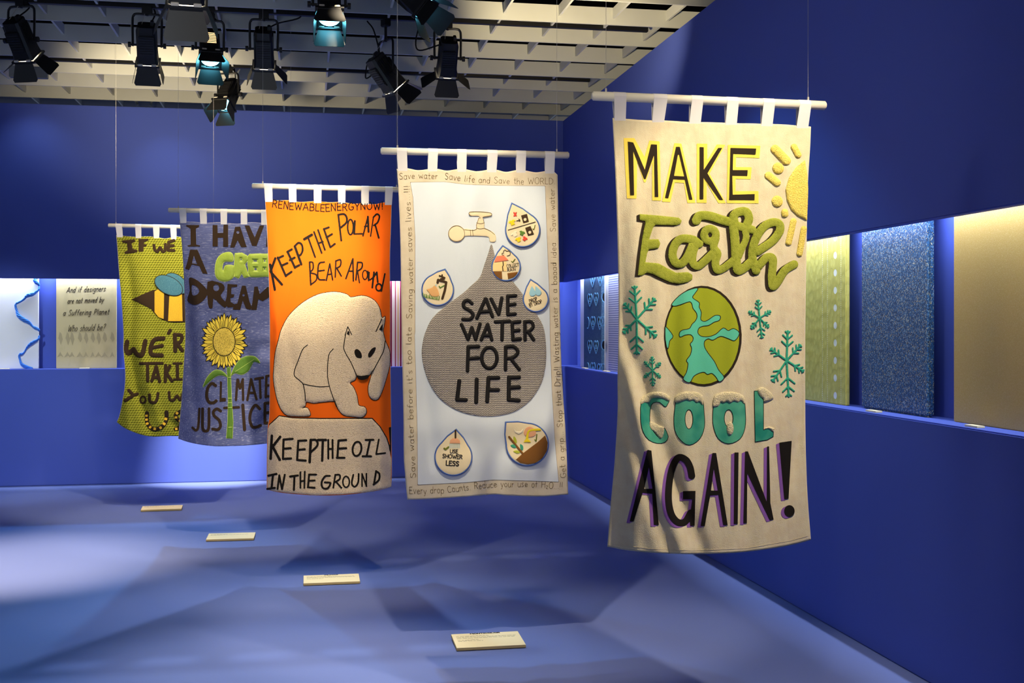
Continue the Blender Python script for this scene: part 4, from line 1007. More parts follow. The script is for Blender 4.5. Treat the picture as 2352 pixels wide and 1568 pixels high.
words('lettering', A, 'black padded SAVE lettering')
A = Art(fa).S(34, '960,1500 1020,1635;1020,1635 1055,1530;1055,1530 1090,1635;1090,1635 1130,1495;1200,1500 1142,1640;1200,1500 1238,1640;1162,1600 1226,1600;1272,1476 1400,1468;1335,1475 1332,1640;1425,1482 1432,1640;1425,1482 1494,1474;1428,1560 1488,1552;1432,1640 1500,1632;1542,1475 1544,1640;1572,1566 1622,1640').C(32, '1542,1474 1598,1474 1618,1520 1582,1560 1540,1566')
words('lettering', A, 'black padded WATER lettering')
A = Art(fb).S(34, '1022,105 1015,325;1022,106 1116,102;1020,214 1116,206;1366,106 1364,315;1412,212 1490,312').R(34, 1216, 206, 70, 96).C(34, '1366,106 1438,104 1478,150 1440,200 1368,212')
words('lettering', A, 'black padded FOR lettering')
A = Art(fb).S(38, '940,418 920,590;920,590 1000,592;1100,405 1095,612;1208,390 1196,605;1208,390 1298,388;1202,500 1296,500;1396,385 1394,590;1396,388 1488,384;1394,482 1488,476;1394,590 1486,598')
words('lettering', A, 'black padded LIFE lettering')
tp = Art(fa).E(915, 665, 78, 76).P('975,625 1065,630 1095,618 1095,585 1108,545 1116,520 1132,520 1112,506 1050,505 1025,486 1040,463 1080,466 1130,461 1200,468 1235,476 1238,500 1190,510 1160,516 1160,537 1172,570 1172,615 1230,640 1268,670 1278,712 1265,744 1220,740 1210,700 1150,690 990,690 960,730', 3)
tap = B.art('tap', tp, 'patch_felt', off=0.004, res=0.8, puff=0.002, soft=1.5)
B.art('tap_stitch', Art(fa).S(4, tp.ell(915, 665, 74, 72) + [(989, 665)]).C(4, '985,630 1065,634 1098,622 1098,585 1112,545 1118,524 1135,522').C(4, '1050,503 1028,487 1042,466 1130,464 1200,471 1232,478 1234,500 1190,508 1158,514').S(4, '1160,535 1170,570;1170,614 1228,642 1264,674').C(4, '1095,612 1130,622 1172,614').C(4, '1098,566 1135,574 1168,566').S(4, '1040,632 1044,688;1062,630 1066,688'), 'thread_brown', tap, off=0.0068, res=0.5, thick=0.001)
DROPS = [(fa, (1418, 378), (1522, 630), 163), (fa, (1338, 768), (1370, 968), 136), (fa, (812, 985), (742, 1180), 151), (fa, (1592, 1078), (1642, 1267), 121), (fb, (912, 855), (886, 1115), 176), (fb, (1360, 790), (1565, 1000), 200)]
DL = ['drop patch with red cross, shirts and two washing machines', 'drop patch reading Collect Rain with a house', 'drop patch with a small brown tap and an animal on grass', 'drop patch reading Drop by Drop', 'drop patch reading Use Shower Less', 'drop patch with a branch, a moon and brown soil']
PT = []
for (fr, tip, c, rad), lb in zip(DROPS, DL):
    p = B.art('drop_patch', Art(fr).drop(tip, c, rad - 4), 'patch_felt', off=0.0080, res=0.9, puff=0.003, soft=2.5, thick=0.006); p['label'] = lb
    B.art('cord_edge', Art(fr).drop(tip, c, rad).drop(tip, c, rad, -15, True), 'blue_cord', p, off=0.0085, res=0.8, puff=0.004, soft=1.2, thick=0.006)
    PT.append(p)
def icon(k, name, A, mat, off=0.0128, **kw):
    kw.setdefault('res', 0.5); return B.art(name, A, mat, PT[k], off=off, puff=0.001, soft=1, thick=0.002, **kw)
f1 = (1130, 450, 16)
icon(0, 'red_cross', Art(f1).S(52, '810,615 890,730;890,615 815,735'), 'icon_red')
icon(0, 'dividing_line', Art(f1).S(22, '590,1250 1590,950'), 'icon_brown')
icon(0, 'washing_machine', Art(f1).P('1068,715 1285,655 1300,705 1310,745 1356,940 1150,1000 1090,800').HE(1215, 855, 55, 62), 'icon_brown'); icon(0, 'washing_machine', Art(f1).P('1222,1165 1415,1100 1440,1165 1480,1240 1540,1405 1325,1470 1240,1240').HE(1390, 1325, 55, 62), 'icon_brown')
icon(0, 'arrow', Art(f1).S(28, '910,910 1010,895;985,845 1030,885;1030,890 1020,935'), 'icon_brown'); icon(0, 'tick', Art(f1).S(30, '1500,1205 1540,1235;1540,1235 1585,1070'), 'icon_olive')
shirt = lambda A, cx, cy, s, r: A.P([(cx + s * (x * math.cos(r) - y * math.sin(r)), cy + s * (x * math.sin(r) + y * math.cos(r))) for x, y in ((-.5, -.5), (-.2, -.5), (0, -.38), (.2, -.5), (.5, -.5), (.95, -.15), (.7, .12), (.48, 0), (.48, .8), (-.48, .8), (-.48, 0), (-.7, .12), (-.95, -.15))])
icon(0, 'shirt', shirt(Art(f1), 740, 960, 150, -0.35), 'icon_yellow'); icon(0, 'shirt', shirt(Art(f1), 820, 1390, 150, -0.6), 'icon_white'); icon(0, 'shirt', shirt(Art(f1), 1110, 1350, 125, 0.35), 'icon_green')
icon(0, 'shirt', shirt(Art(f1), 965, 1590, 130, -0.4), 'icon_yellow'); icon(0, 'shirt', shirt(Art(f1), 1215, 1560, 115, 0.6), 'icon_red')
f2 = (1110, 550, 16)
icon(1, 'house_wall', Art(f2).P('372,855 850,795 860,1170 345,1170 345,950'), 'icon_sand', 0.0118); icon(1, 'house_roof', Art(f2).P('500,605 760,580 935,765 400,845 430,740'), 'icon_rose')
icon(1, 'drainpipe', Art(f2).S(36, '725,815 735,940;735,940 710,1000;710,1000 725,1150'), 'icon_brown'); icon(1, 'soil', Art(f2).P('370,1175 680,1172 700,1460 600,1440 470,1340 395,1240').P('885,1235 1270,1185 1230,1270 1100,1390 910,1450'), 'icon_soil', 0.0118)
icon(1, 'cloud', Art(f2).S(20, '760,580 690,560 690,500 750,490 740,420 800,375 860,430 950,410 1000,490 980,570 880,600'), 'icon_brown'); icon(1, 'tick', Art(f2).S(34, '1035,800 1080,840;1080,840 1165,720'), 'icon_olive')
A = Art(f2); lettering(A, 'COLLECT', [(868, 1035), (1310, 975)], 118, 14); lettering(A, 'RAIN', [(895, 1175), (1190, 1135)], 108, 16); icon(1, 'lettering', A, 'icon_brown', res=0.4)
icon(2, 'tap_motif', Art(fa).S(22, '740,1115 745,1090;745,1090 820,1112;820,1112 806,1190;806,1190 784,1262').S(14, '782,1045 784,1090;758,1052 806,1070;770,1080 800,1082'), 'icon_brown'); icon(2, 'animal_motif', Art(fa).P('640,1180 660,1172 690,1160 715,1140 735,1165 750,1200 755,1235 720,1246 680,1236 660,1205', 3), 'icon_fox')
icon(2, 'grass_motif', Art(fa).S(7, ';'.join('%d,%d %d,%d' % (612 + k * 10, 1248 + k * 2, 606 + k * 10 + (k % 3) * 6, 1212 + (k * 7) % 16 + k * 2) for k in range(15))), 'icon_green'); icon(2, 'tick', Art(fa).S(10, '755,1150 765,1162;765,1162 800,1142'), 'icon_green'); icon(2, 'small_drop', Art(fa).E(725, 1142, 6, 10), 'icon_sky')
icon(3, 'small_drop', Art(fa).drop((1606, 1146), (1612, 1212), 30).drop((1640, 1146), (1666, 1208), 28), 'icon_sky')
A = Art(fa); lettering(A, 'DROP', [(1590, 1302), (1658, 1276)], 32, 4); lettering(A, 'BY DROP', [(1588, 1340), (1702, 1300)], 32, 4); icon(3, 'lettering', A, 'icon_brown', res=0.35)
icon(4, 'shower_head', Art(fb).P('850,992 856,962 880,944 922,944 946,966 948,992'), 'icon_peach'); icon(4, 'shower_pipe', Art(fb).S(16, '905,872 905,944'), 'icon_brown'); icon(4, 'spray', Art(fb).S(3, ';'.join('%d,998 %d,1036' % (852 + k * 10, 846 + k * 11) for k in range(10))), 'icon_sky', res=0.35)
icon(4, 'tick', Art(fb).S(16, '802,1038 814,1048;814,1048 840,1026'), 'icon_olive')
A = Art(fb); lettering(A, 'USE', [(856, 1080), (926, 1082)], 32, 6); lettering(A, 'SHOWER', [(786, 1124), (966, 1134)], 36, 6.5); lettering(A, 'LESS', [(818, 1192), (934, 1200)], 42, 9); icon(4, 'lettering', A, 'black_felt', res=0.4)
icon(5, 'soil', Art(fb).P('1460,1140 1530,1078 1660,980 1728,918 1752,985 1745,1060 1700,1130 1640,1172 1570,1184 1500,1170'), 'icon_soil'); icon(5, 'branch', Art(fb).S(18, '1398,932 1470,1020;1470,1020 1528,1092'), 'icon_soil', 0.0135)
icon(5, 'leaf', Art(fb).P('1440,925 1462,950 1468,985 1450,992 1438,965', 3).P('1435,1066 1470,1055 1500,1074 1475,1086', 3), 'icon_lime'); icon(5, 'leaf', Art(fb).P('1410,1010 1440,1000 1470,1018 1455,1034 1430,1030', 3).P('1500,998 1525,1015 1526,1050 1508,1056 1500,1030', 3), 'icon_leaf')
icon(5, 'moon', Art(fb).P('1436,850 1460,880 1500,882 1530,855 1522,892 1485,908 1450,892'), 'icon_white'); icon(5, 'hand_motif', Art(fb).P('1535,880 1560,845 1600,838 1640,870 1640,915 1600,935 1560,930 1535,910', 3), 'icon_peach'); icon(5, 'watering_rose', Art(fb).C(22, '1680,866 1620,868 1575,885 1562,950').P('1530,982 1545,955 1580,955 1598,982'), 'icon_yellow', 0.0135); icon(5, 'tick', Art(fb).C(10, '1634,958 1645,968 1652,910'), 'icon_olive')
def border(name, txt, pts, h, w=3.7):
    A = Art(fa); lettering(A, txt, pts, h, w, gap=17, jit=0.05); B.art(name, A, 'thread_dark', off=0.0012, res=0.55, thick=0.001)
border('border_lettering', 'Save water  Save life and Save the WORLD.', [(390, 166), (600, 160), (870, 170), (1100, 198), (1300, 204), (1480, 212), (1820, 212)], 58)
border('border_lettering', "Save water before it's too late. Saving water saves lives...!!!", [(540, 2905), (520, 2500), (512, 2200), (500, 1700), (500, 1500), (515, 1100), (505, 700), (490, 400), (478, 225)], 52)
border('border_lettering', 'Every drop Counts. Reduce your use of H2O...!!', [(482, 3056), (800, 3050), (1090, 3010), (1300, 2992), (1600, 2992), (1885, 3012)], 62)
border('border_lettering', 'Get a grip... Stop that Drip!! Wasting water is a baaad idea... Save water.', [(1920, 2905), (1900, 2600), (1878, 2200), (1856, 1800), (1845, 1400), (1834, 1000), (1826, 600), (1812, 235)], 52)
B.hang((874.5, 346.5, 1306.5, 356.5), tabs([(911, 934), (983, 1005), (1049, 1071), (1119, 1142), (1185, 1207), (1251, 1273)], [(914, 936), (983, 1004), (1051, 1071), (1119, 1140), (1186, 1207), (1252, 1273)], [388, 389, 390, 391, 392, 394]), (913, 1279))

# ================================================================== 3: KEEP THE POLAR BEAR AROUND
B = Banner('orange banner with a cream polar bear on ice, between the blue and pale blue banners', 6.94,
  '609.5,460 613.7,525 617.5,625 620,737 620,850 619.5,935 618,965 615,985 613.5,1050 613,1123', '899,466 897,530 895,600 896,700 896,810 898,960 899.5,1047 899.5,1090 898,1117',
  '609.5,460 635,460.5 665,460 690,464 725,462 755,464.5 785,464 810,468 830,467 860,469 880,465 899,466', '613,1123 630,1128 660,1132.5 720,1137 790,1136 850,1129 880,1123 898,1117',
  [curl(0.05, 0.10, 0.0, -0.1, 0.4), curl(0.05, 0.90, 1.0, -0.1, 0.4), ridge(0.010, 0.03, [(0.05, 0.33), (0.10, 0.45), (0.07, 0.6)]), ridge(-0.010, 0.03, [(0.10, 0.33), (0.04, 0.48), (0.11, 0.62)]), ridge(-0.014, 0.05, [(0.16, 0.45), (0.26, 0.62), (0.34, 0.78), (0.38, 0.99)]), ridge(0.010, 0.05, [(0.9, 0.55), (0.93, 0.68)]), belly(0.05), waves(0.004, 4.3, 0.4, 0, 0.1)], 'orange', 'lining')
fa, fb = (560, 450, 4), (560, 760, 4)
A = Art(fb).P('236,862 325,780 450,800 700,806 1180,805 1250,880 1310,980 1335,1060 1345,1130 1356,1180 1352,1428 1300,1446 1150,1478 900,1500 650,1506 400,1486 280,1470 216,1452 216,1200 222,900')
ice = B.art('ice_block', A, 'fleece', off=0.0025, res=1.3, puff=0.006, soft=3, wobble=0.5)
B.art('ice_outline', Art(fb).S(10, '236,860 325,778 450,797 700,803 1180,802 1252,880 1312,980 1338,1060').P('1332,885 1354,880 1354,1110 1345,1060').P('1318,1050 1352,1040 1356,1160 1345,1110'), 'black_knit', off=0.0035, res=0.9)
bear = '278,1568 290,1440 318,1330 345,1230 400,1120 480,1030 570,960 680,905 800,882 880,885 950,905 985,930 1080,915 1150,930 1210,970 1250,1040 1268,1120 1297,1107 1290,1180 1280,1240 1300,1330 1330,1400 1342,1460 1338,1560 1310,1670 1275,1780 1235,1862 1190,1870 1152,1832 1145,1750 1165,1680 1178,1620 1150,1648 1130,1672 1090,1684 1055,1675 1038,1650 1020,1690 975,1716 1010,1762 1040,1840 1055,1922 1110,1938 1126,1985 1090,2030 1010,2026 920,2012 870,1960 845,1900 830,1884 700,1894 640,1902 575,1890 562,1930 530,1950 580,1945 608,1990 597,2020 480,2022 400,2014 350,1970 310,1880 285,1770 272,1670'
B.art('bear_outline', Art(fa).P(bear, 3), 'black_knit', off=0.0020, grow=1.4, res=0.9)
bo = B.art('polar_bear', Art(fa).P(bear, 3), 'fleece', off=0.0032, res=1.2, puff=0.008, soft=4, wobble=0.5)
ln = Art(fa).C(8, '585,1368 540,1410 500,1510 470,1590 465,1650 520,1700 545,1730 560,1800 566,1880').C(8, '545,1726 620,1742 700,1752 782,1748').C(8, '822,1404 785,1450 772,1530 770,1660 790,1760 820,1850 850,1932')
ln.C(8, '935,1270 922,1350 918,1400 942,1456 985,1530 1038,1652').C(8, '1300,1330 1284,1420 1250,1490 1205,1575 1176,1620').S(8, '930,1280 955,1200 990,1272;1214,1245 1268,1128').P('946,1268 956,1236 972,1248 970,1282').P('1242,1226 1276,1172 1276,1238')
B.art('contour_lines', ln, 'black_knit', bo, off=0.0118, res=0.6, thick=0.004)
B.art('eye', Art(fb).P('1018,178 1045,166 1078,200 1082,246 1042,246 1020,215', 3), 'black_knit', bo, off=0.0120, res=0.7, thick=0.004); B.art('eye', Art(fb).P('1212,150 1202,190 1168,236 1145,240 1145,206 1178,160', 3), 'black_knit', bo, off=0.0120, res=0.7, thick=0.004)
B.art('nose', Art(fb).P('1040,408 1080,412 1150,404 1132,434 1090,446 1055,436', 3), 'black_knit', bo, off=0.0110, res=0.7, thick=0.005)
def ink(A, lab, off=0.0016, **k):
    B.art('lettering', A, 'black_knit', off=off, res=0.7, wobble=0.35, **k)['label'] = lab
A = Art(fa); lettering(A, 'RENEWABLEENERGYNOW!', [(262, 104), (420, 122), (560, 128), (740, 140), (900, 132), (1060, 130), (1278, 122)], 66, 8.5, gap=20, jit=0.06); ink(A, 'thin RENEWABLE ENERGY NOW! lettering')
A = Art(fa).S(22, '242,630 285,860;290,572 246,690;250,700 350,812').S(20, '312,565 386,735;312,572 360,550;345,640 400,616;386,732 438,696;402,512 470,658;400,512 440,490;424,588 466,566;468,656 508,636').S(22, '470,466 528,626').C(18, '466,462 502,430 532,446 540,498 524,536 506,548')
A.S(24, '556,396 624,356').S(16, '592,385 655,560;645,330 715,522;682,312 745,494;690,432 726,420').S(18, '735,302 795,470;735,304 780,288;760,380 810,350;795,470 836,440'); ink(A, 'slanting KEEP THE lettering')
A = Art(fa).S(17, '868,172 895,408').C(18, '868,172 920,166 946,200 940,246 892,288').R(14, 980, 285, 26, 70).S(18, '1020,230 1014,346').S(13, '1012,348 1095,346').S(14, '1140,190 1095,365;1110,280 1145,275').S(18, '1140,190 1146,328').S(12, '1190,200 1165,368').C(15, '1190,195 1222,166 1246,186 1230,240 1195,270').S(16, '1206,260 1240,384'); ink(A, 'POLAR lettering')
A = Art(fa).S(15, '604,608 615,815').C(13, '604,606 634,612 636,668 612,702 664,722 666,770 615,815').C(14, '740,606 692,620 680,690 688,762 744,770').S(13, '688,688 738,682;790,622 758,775;790,622 816,770;768,722 806,716;845,600 840,745').C(14, '845,596 888,586 886,640 845,666').S(14, '855,664 895,734'); ink(A, 'BEAR lettering')
A = Art(fa).S(14, '1002,576 938,758;1002,576 1006,780;962,690 1004,690;1045,610 1030,770').C(14, '1045,608 1086,614 1082,662 1040,692').S(12, '1046,692 1062,795').R(10, 1113, 724, 22, 42).S(12, '1140,690 1146,776').C(12, '1152,700 1152,768 1190,742 1196,700').S(16, '1196,700 1180,840;1196,738 1222,700;1222,700 1230,790').S(14, '1296,715 1264,872').R(14, 1240, 838, 26, 32); ink(A, 'AROUND lettering')
A = Art(fb).S(24, '257,962 246,1172;334,972 266,1060;264,1060 330,1182').S(20, '365,996 360,1170;365,996 448,990;364,1080 430,1076;360,1174 434,1170;500,1012 490,1182;500,1008 574,1004;500,1090 560,1086;490,1184 568,1190').S(24, '615,1000 605,1204').C(20, '615,1000 664,1002 676,1050 616,1112').S(22, '682,1000 754,1000;726,1000 720,1190').S(18, '776,1000 776,1170;815,1000 816,1165;776,1082 816,1082').S(20, '870,1010 860,1160;870,1006 940,1000;866,1080 940,1076;856,1164 924,1164').R(18, 1040, 1082, 40, 66, 8).S(18, '1120,1000 1190,998;1160,1000 1128,1150;1092,1150 1168,1150').S(15, '1240,996 1216,1130;1216,1130 1300,1120'); ink(A, 'KEEP THE OIL lettering on the ice', 0.0100, thick=0.005)
A = Art(fb).S(20, '226,1328 300,1312;268,1320 255,1440;216,1450 284,1440').S(18, '326,1325 310,1450;326,1325 350,1450;376,1320 352,1452').S(20, '426,1336 496,1326;465,1332 460,1458').S(16, '520,1296 520,1440;560,1292 556,1440;520,1380 556,1375').S(18, '600,1320 590,1432;600,1318 664,1318;596,1375 650,1372;588,1434 650,1440').C(18, '790,1330 745,1336 715,1390 726,1440 770,1444 795,1396 745,1390').S(16, '840,1325 822,1438;850,1386 896,1440').C(16, '840,1320 880,1322 880,1360 840,1386').R(14, 940, 1385, 30, 50).C(16, '1006,1320 992,1400 1020,1430 1050,1390 1055,1312').S(14, '1086,1310 1086,1425;1086,1310 1126,1420;1126,1310 1126,1425').S(18, '1215,1290 1196,1404').C(18, '1215,1286 1245,1312 1240,1368 1192,1410'); ink(A, 'IN THE GROUND lettering on the ice', 0.0100, thick=0.005)
B.hang((578.5, 427, 930, 436), tabs([(607, 625.5), (663, 680.5), (720.5, 738.5), (776, 793.5), (829.5, 847), (884.5, 902)], [(609, 626), (664, 681), (721, 738), (777, 793), (830, 847), (884, 900)], [459, 460, 462, 464, 466, 466]), (603.5, 911))

# ================================================================== 4: I HAVE A GREEN DREAM
B = Banner('denim blue knitted banner with a yellow sunflower, between the yellow-green and orange banners', 8.49,
  '413,507.5 416.7,542 421,600 424,667 426.5,761 425,800 421.7,853 417.5,920 413,970 410,1007', '661,513 659,600 659,700 661,800 660,900 658,960 656,1012',
  '413,507.5 428,509 450,510 475,512 500,510.5 520,512 545,514 575,510.5 600,512 640,513 661,513', '410,1007 430,1014 457,1020 490,1024 523,1024 573,1022 620,1017 656,1012',
  [curl(0.09, 0.18, 0.0, 0.0, 0.5), ridge(-0.030, 0.05, [(0.06, 0.25), (0.10, 0.55), (0.14, 0.8), (0.22, 0.97)]), ridge(0.020, 0.06, [(0.18, 0.3), (0.22, 0.6), (0.3, 0.85)]), ridge(-0.036, 0.07, [(0.96, 0.7), (0.86, 0.84), (0.7, 0.96)]), ridge(0.012, 0.05, [(0.2, 0.88), (0.3, 1.0)]), belly(0.05), waves(0.005, 4.5, 0.4, 0, 0.1)], 'denim', 'lining')
fa, fb = (240, 500, 6), (240, 770, 6)
dk = lambda A, lab, **k: B.art('lettering', A, 'cocoa', off=0.0022, res=0.7, **k).__setitem__('label', lab)
A = Art(fa).P('1125,100 1305,100 1305,125 1258,150 1265,370 1318,382 1318,396 1145,396 1145,382 1190,370 1185,150 1125,115').P('1490,100 1557,100 1560,210 1635,210 1640,95 1703,95 1705,400 1635,400 1635,275 1562,275 1562,395 1490,395').P('1800,125 1870,120 1960,405 1885,405 1835,310 1790,410 1732,410').HE(1838, 200, 21, 19).P('1930,105 1995,105 2070,270 2140,105 2200,105 2095,390 2035,388').P('2246,110 2400,110 2400,165 2310,165 2310,225 2380,225 2380,280 2310,280 2310,345 2400,345 2400,400 2225,400'); dk(A, 'dark I HAVE lettering')
A = Art(fa).P('1180,440 1282,440 1422,775 1352,765 1310,668 1205,642 1165,720 1110,700 1140,620').H('1232,520 1278,640 1205,625'); dk(A, 'dark letter A')
A = Art(fa).P('1740,480 1640,490 1560,560 1528,680 1535,800 1590,860 1690,870 1770,820 1790,740 1790,665 1680,655 1650,700 1640,740 1620,700 1635,620 1680,595 1760,600 1775,540', 3).P('1800,492 1890,485 1960,520 1975,580 1930,640 1990,810 1930,825 1890,760 1850,830 1795,812 1790,665').HE(1882, 575, 15, 19).P('2000,505 2230,500 2400,502 2420,800 2230,805 2010,810 1985,700 1975,580', 2)
for q in ('2045,578 2110,580 2108,612 2048,610', '2055,685 2105,688 2105,730 2060,728', '2190,575 2225,577 2225,610 2192,610', '2190,690 2222,690 2222,722 2195,720'): A.H(q)
A.P('2425,510 2510,510 2515,800 2425,800')
g = B.art('lettering_edge', A, 'lime_edge', off=0.002, grow=1.1, res=0.8); B.art('lettering', A, 'satin', off=0.0034, res=0.8, puff=0.006, soft=3)['label'] = 'shiny lime GREEN lettering'
A = Art(fa).P('1165,830 1260,850 1350,920 1410,990 1420,1050 1370,1130 1290,1190 1210,1195 1140,1135 1175,1000', 3).H('1205,930 1270,950 1305,1010 1270,1060 1210,1060', 3).P('1420,880 1560,885 1640,920 1655,990 1600,1070 1650,1140 1690,1190 1660,1240 1580,1180 1500,1110 1490,1240 1440,1235 1420,1110', 2).HE(1540, 965, 40, 45)
A.P('1695,910 1830,920 1830,950 1750,960 1745,1050 1790,1055 1780,1095 1735,1105 1740,1160 1790,1190 1780,1230 1700,1235 1660,1180 1685,1080').P('1895,935 1945,935 2000,1160 2030,1230 2010,1270 1950,1250 1905,1140 1870,1270 1770,1265 1780,1195 1830,1180').HE(1916, 1066, 18, 17).P('2065,950 2110,945 2140,1050 2250,950 2330,950 2390,1260 2330,1265 2290,1080 2180,1150 2120,1120 2095,1270 2020,1270 2040,1150'); dk(A, 'dark DREAM lettering')
cx, cy = 1648, 1708; pet = Art(fa); rs = random.Random(11)
fill = Art(fa); cuts = []
for lay, n, r1, w in ((0, 22, 1.0, 0.100), (1, 22, 0.93, 0.118)):
    for k in range(n):
        a = 2 * math.pi * (k + 0.5 * lay) / n + rs.uniform(-0.02, 0.02); j = rs.uniform(0.93, 1.04)
        P = []
        for rr, da in ((0.46, -0.45), (0.62, -0.92), (0.78, -0.86), (0.90, -0.40), (1.0, 0.10), (0.90, 0.55), (0.76, 0.95), (0.62, 0.95), (0.46, 0.45)):
            t = a + da * w; q = rr * (r1 * j if rr > 0.6 else 1)
            P.append((cx + 318 * q * math.sin(t), cy - 395 * q * math.cos(t)))
        pet.P(P); fill.P(P)
        if lay: cuts.append(P)
        if lay and k % 2: cuts.append([(cx + 318 * f * math.sin(a), cy - 395 * f * math.cos(a)) for f in (0.50, 0.72)])
for P in cuts: fill.HS(7, [tuple(q) for q in P])
B.art('sunflower_outline', pet, 'brown_black', off=0.0022, grow=1.5, res=0.7); B.art('sunflower_petals', fill, 'sun_yellow', off=0.0034, res=0.5)
B.art('seed_ring', Art(fa).E(cx, cy, 158, 200), 'brown_black', off=0.0046, res=0.8); B.art('seed_disc', Art(fa).E(cx, cy, 148, 190), 'seed', off=0.0056, res=0.8, puff=0.003)
st = Art(fb).P('1688,440 1736,440 1750,860 1760,1000 1772,1200 1762,1418 1680,1415 1698,1200 1705,900 1695,560'); lf = Art(fb).P('1745,552 1800,420 1880,320 1980,285 2080,297 2142,378 2060,360 2020,420 1980,490 1890,540 1800,517', 3).P('1695,572 1620,492 1520,480 1430,560 1385,640 1360,712 1440,640 1540,562 1620,547', 3)
B.art('stem_edge', st, 'lime_edge', off=0.0022, grow=0.7, res=0.7); B.art('stem', st, 'leaf_satin', off=0.0038, res=0.7, puff=0.004, soft=2)
le = B.art('leaf_edge', lf, 'lime_edge', off=0.0026, grow=0.8, res=0.6); B.art('leaves', lf, 'leaf_satin', off=0.0042, res=0.7, puff=0.005, soft=2)
B.art('stem_bands', Art(fb).S(7, '1706,578 1742,580;1706,865 1750,866;1706,928 1752,926;1708,995 1756,992;1706,1266 1756,1262').S(4, '1800,500 2060,330'), 'lime_edge', le, off=0.0098, res=0.5, thick=0.003)
A = Art(fb).C(42, '1530,692 1480,662 1424,724 1408,840 1440,920 1500,928 1540,902').P('1590,630 1620,640 1615,862 1672,862 1672,910 1585,916').S(34, '1832,612 1812,888;1840,612 1866,730;1866,730 1908,604;1905,604 1910,888;2020,604 1968,888;2020,604 2094,878;1994,792 2056,792;2080,600 2184,582;2140,600 2150,858;2232,560 2222,850;2232,560 2320,550;2226,690 2300,685;2222,842 2310,836'); dk(A, 'dark CLIMATE lettering')
A = Art(fb).C(34, '1308,1012 1292,1250 1260,1308 1214,1272').C(40, '1352,1012 1352,1270 1394,1318 1436,1270 1440,1012').C(40, '1600,1042 1550,1012 1502,1050 1514,1110 1580,1170 1598,1250 1560,1298 1490,1290').S(36, '1652,1000 1850,990').S(44, '1906,960 1930,1298').C(40, '2140,1012 2080,962 2022,1040 2002,1150 2030,1248 2080,1268 2150,1240').S(40, '2212,940 2212,1200;2212,936 2320,924;2212,1070 2300,1060;2212,1208 2310,1205'); dk(A, 'dark JUSTICE lettering')
B.hang((386.5, 482.5, 688, 488.5), tabs([(412, 428), (459, 475), (506.5, 522), (553, 568), (600, 614), (646, 660)], [(414, 428), (460, 475), (507, 521), (553, 568), (600, 615), (646, 660)], [508, 510, 511, 511, 512, 513]), (409.5, 668))

# ================================================================== 5: IF WE DIE
B = Banner('yellow-green open knit banner with a large bee, farthest back on the left', 9.88,
  '267.5,540 270,567 274,625 279,683 284,761 284,803 288,853 287,887 281.7,920 275,953 268.7,969', '489,544 488,620 487,720 486,800 486,880 484,940 481,990',
  '267.5,540 285,542 300,543 315,544 330,543 345,543 362,545 378,548 390,546 405,543 420,545 450,544 489,544', '268.7,969.5 285,982 306.5,992 331.5,1000 356,1002.5 390,1001 420,1001 455,997 481,990',
  [curl(0.06, 0.14, 0.0, 0.0, 0.5), ridge(-0.045, 0.055, [(0.10, 0.1), (0.16, 0.35), (0.12, 0.55), (0.2, 0.75), (0.34, 0.97)]), ridge(0.028, 0.05, [(0.24, 0.55), (0.34, 0.75), (0.46, 0.95)]), ridge(0.012, 0.05, [(0.02, 0.6), (0.10, 0.85), (0.14, 0.99)]), ridge(-0.03, 0.07, [(0.5, 0.9), (0.75, 1.0)]), belly(0.05), waves(0.006, 4.2, 0.6, 0, 0.1)], 'mesh_knit', 'lining')
dk = lambda A, lab, **k: B.art('lettering', A, 'cocoa', off=0.0022, res=0.7, puff=0.003, soft=2, **k).__setitem__('label', lab)
A = Art(fa).P('240,312 420,297 424,330 372,350 390,430 450,440 455,470 390,485 282,498 272,470 320,450 310,350 245,342').P('470,292 600,287 610,310 548,335 542,365 585,362 575,395 540,400 535,466 470,470').C(42, '682,380 694,440 732,462 766,412 800,462 834,448 840,365').S(42, '956,312 886,334;886,334 880,448;880,448 956,450;892,392 948,384'); dk(A, 'dark IF WE lettering')
bee = '370,1126 540,1048 640,1005 740,980 830,1015 960,1035 1080,1045 1200,1060 1290,1200 1200,1400 1085,1440 970,1444 880,1434 790,1400 720,1352 675,1300 640,1255 560,1215 470,1170'
bb = B.art('bee_body', Art(fa).P(bee), 'cocoa', off=0.0024, res=0.8, puff=0.003)
for q in ('690,1015 740,982 822,1025 815,1395 745,1372 690,1300', '895,1050 1068,1050 1076,1425 876,1425'): B.art('gold_stripe', Art(fa).P(q), 'gold', bb, off=0.0064, res=0.7, puff=0.002)
w1, w2 = Art(fa).E(985, 905, 178, 112, 38), Art(fa).E(884, 932, 204, 116, 27)
B.art('wing_outline', Art(fa).E(985, 905, 178, 112, 38), 'brown_black', bb, off=0.0078, grow=1.4, res=0.7, thick=0.007); B.art('wing', w1, 'wing', off=0.0088, res=0.8, puff=0.002)
B.art('wing_outline', Art(fa).E(884, 932, 204, 116, 27), 'brown_black', bb, off=0.0112, grow=1.4, res=0.7, thick=0.010); B.art('wing', w2, 'wing', off=0.0122, res=0.8, puff=0.002)
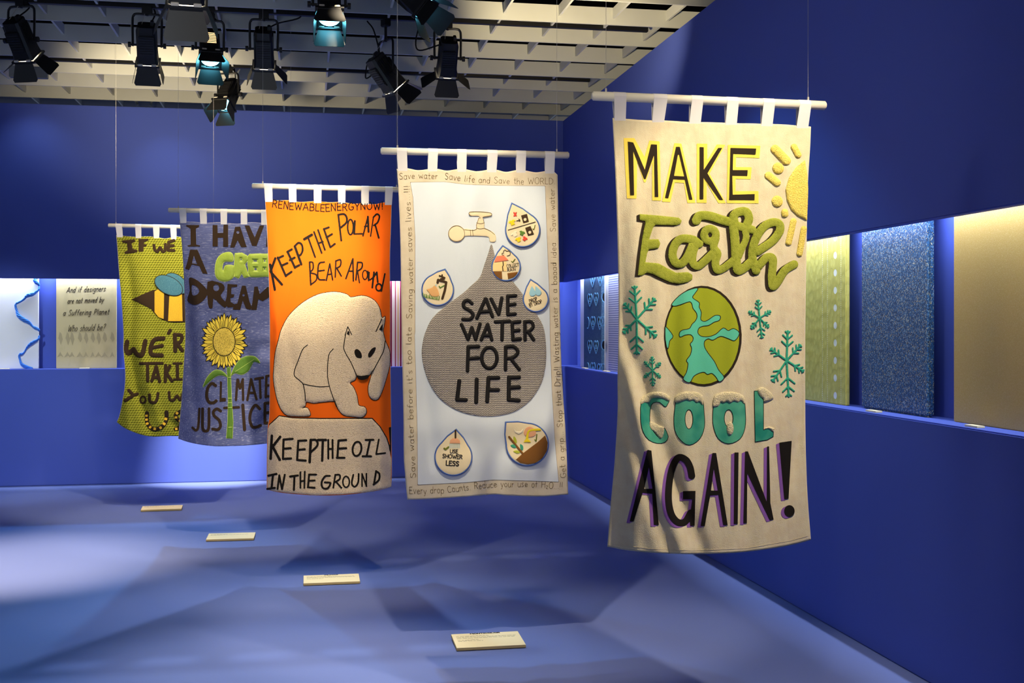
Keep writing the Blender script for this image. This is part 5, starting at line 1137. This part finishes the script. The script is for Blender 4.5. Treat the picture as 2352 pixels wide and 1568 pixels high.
A = Art(fb).C(64, '312,88 300,190 330,248 400,190').C(64, '400,190 450,262 520,262 562,80').C(60, '812,40 690,60 640,160 650,262 790,276').S(50, '665,168 796,142').S(46, '905,-72 882,-30').S(56, '968,-10 975,215').C(50, '968,-10 1060,0 1052,80 985,112').S(54, '1000,112 1070,205'); dk(A, "dark WE'RE lettering")
A = Art(fb).S(40, '494,388 796,384').S(46, '592,402 596,626;710,432 652,626;716,434 760,636;672,580 740,580;842,412 838,636;900,422 852,520;852,520 930,626;1002,392 1006,600').S(32, '952,386 1062,386;962,606 1062,606').S(46, '1124,392 1124,600;1124,392 1222,600;1222,392 1222,600'); dk(A, 'dark TAKING lettering')
A = Art(fb).S(46, '336,756 396,824;396,824 452,806;390,832 286,898').R(26, 530, 886, 36, 46).C(42, '620,818 624,900 670,928 715,900 738,802').C(38, '890,782 900,880 950,895 1000,832 1042,888 1080,800'); dk(A, 'dark YOU W lettering')
us = Art(fb).C(58, '585,1072 585,1180 622,1258 700,1296 800,1250 850,1170 855,1062').C(54, '1062,1040 985,1088 1000,1150 1052,1190 1040,1268 980,1290')
B.art('lettering', us, 'brown_black', off=0.0022, res=0.7, puff=0.003, soft=2)['label'] = 'black and gold striped US lettering'
gs = Art(fb)
for x, y, r, w, h in ((580, 1106, 0, 34, 28), (580, 1160, -8, 36, 30), (590, 1214, -25, 38, 30), (630, 1264, -50, 36, 30), (692, 1288, -85, 34, 34), (772, 1272, 60, 36, 34), (822, 1218, 35, 40, 34), (846, 1150, 12, 40, 34), (1000, 1072, 40, 34, 34), (984, 1130, 0, 36, 30), (1040, 1176, -50, 36, 30), (990, 1288, 80, 34, 34)):
    c, s_ = math.cos(RAD(r)), math.sin(RAD(r)); gs.P([(x + (a * w * c - b * h * s_) / 2, y + (a * w * s_ + b * h * c) / 2) for a, b in ((-1, -1), (1, -1), (1, 1), (-1, 1))])
B.art('gold_patches', gs, 'gold', off=0.0064, res=0.5)
B.hang((248.5, 517.5, 512, 523.5), tabs([(266, 281), (311, 325), (352, 367), (391.5, 406), (433, 447), (474, 488)], [(269, 282), (312, 324), (353, 365), (393, 405), (434, 446), (475, 487)], [541, 543, 543, 546, 544, 544]), (266.5, 490.5))
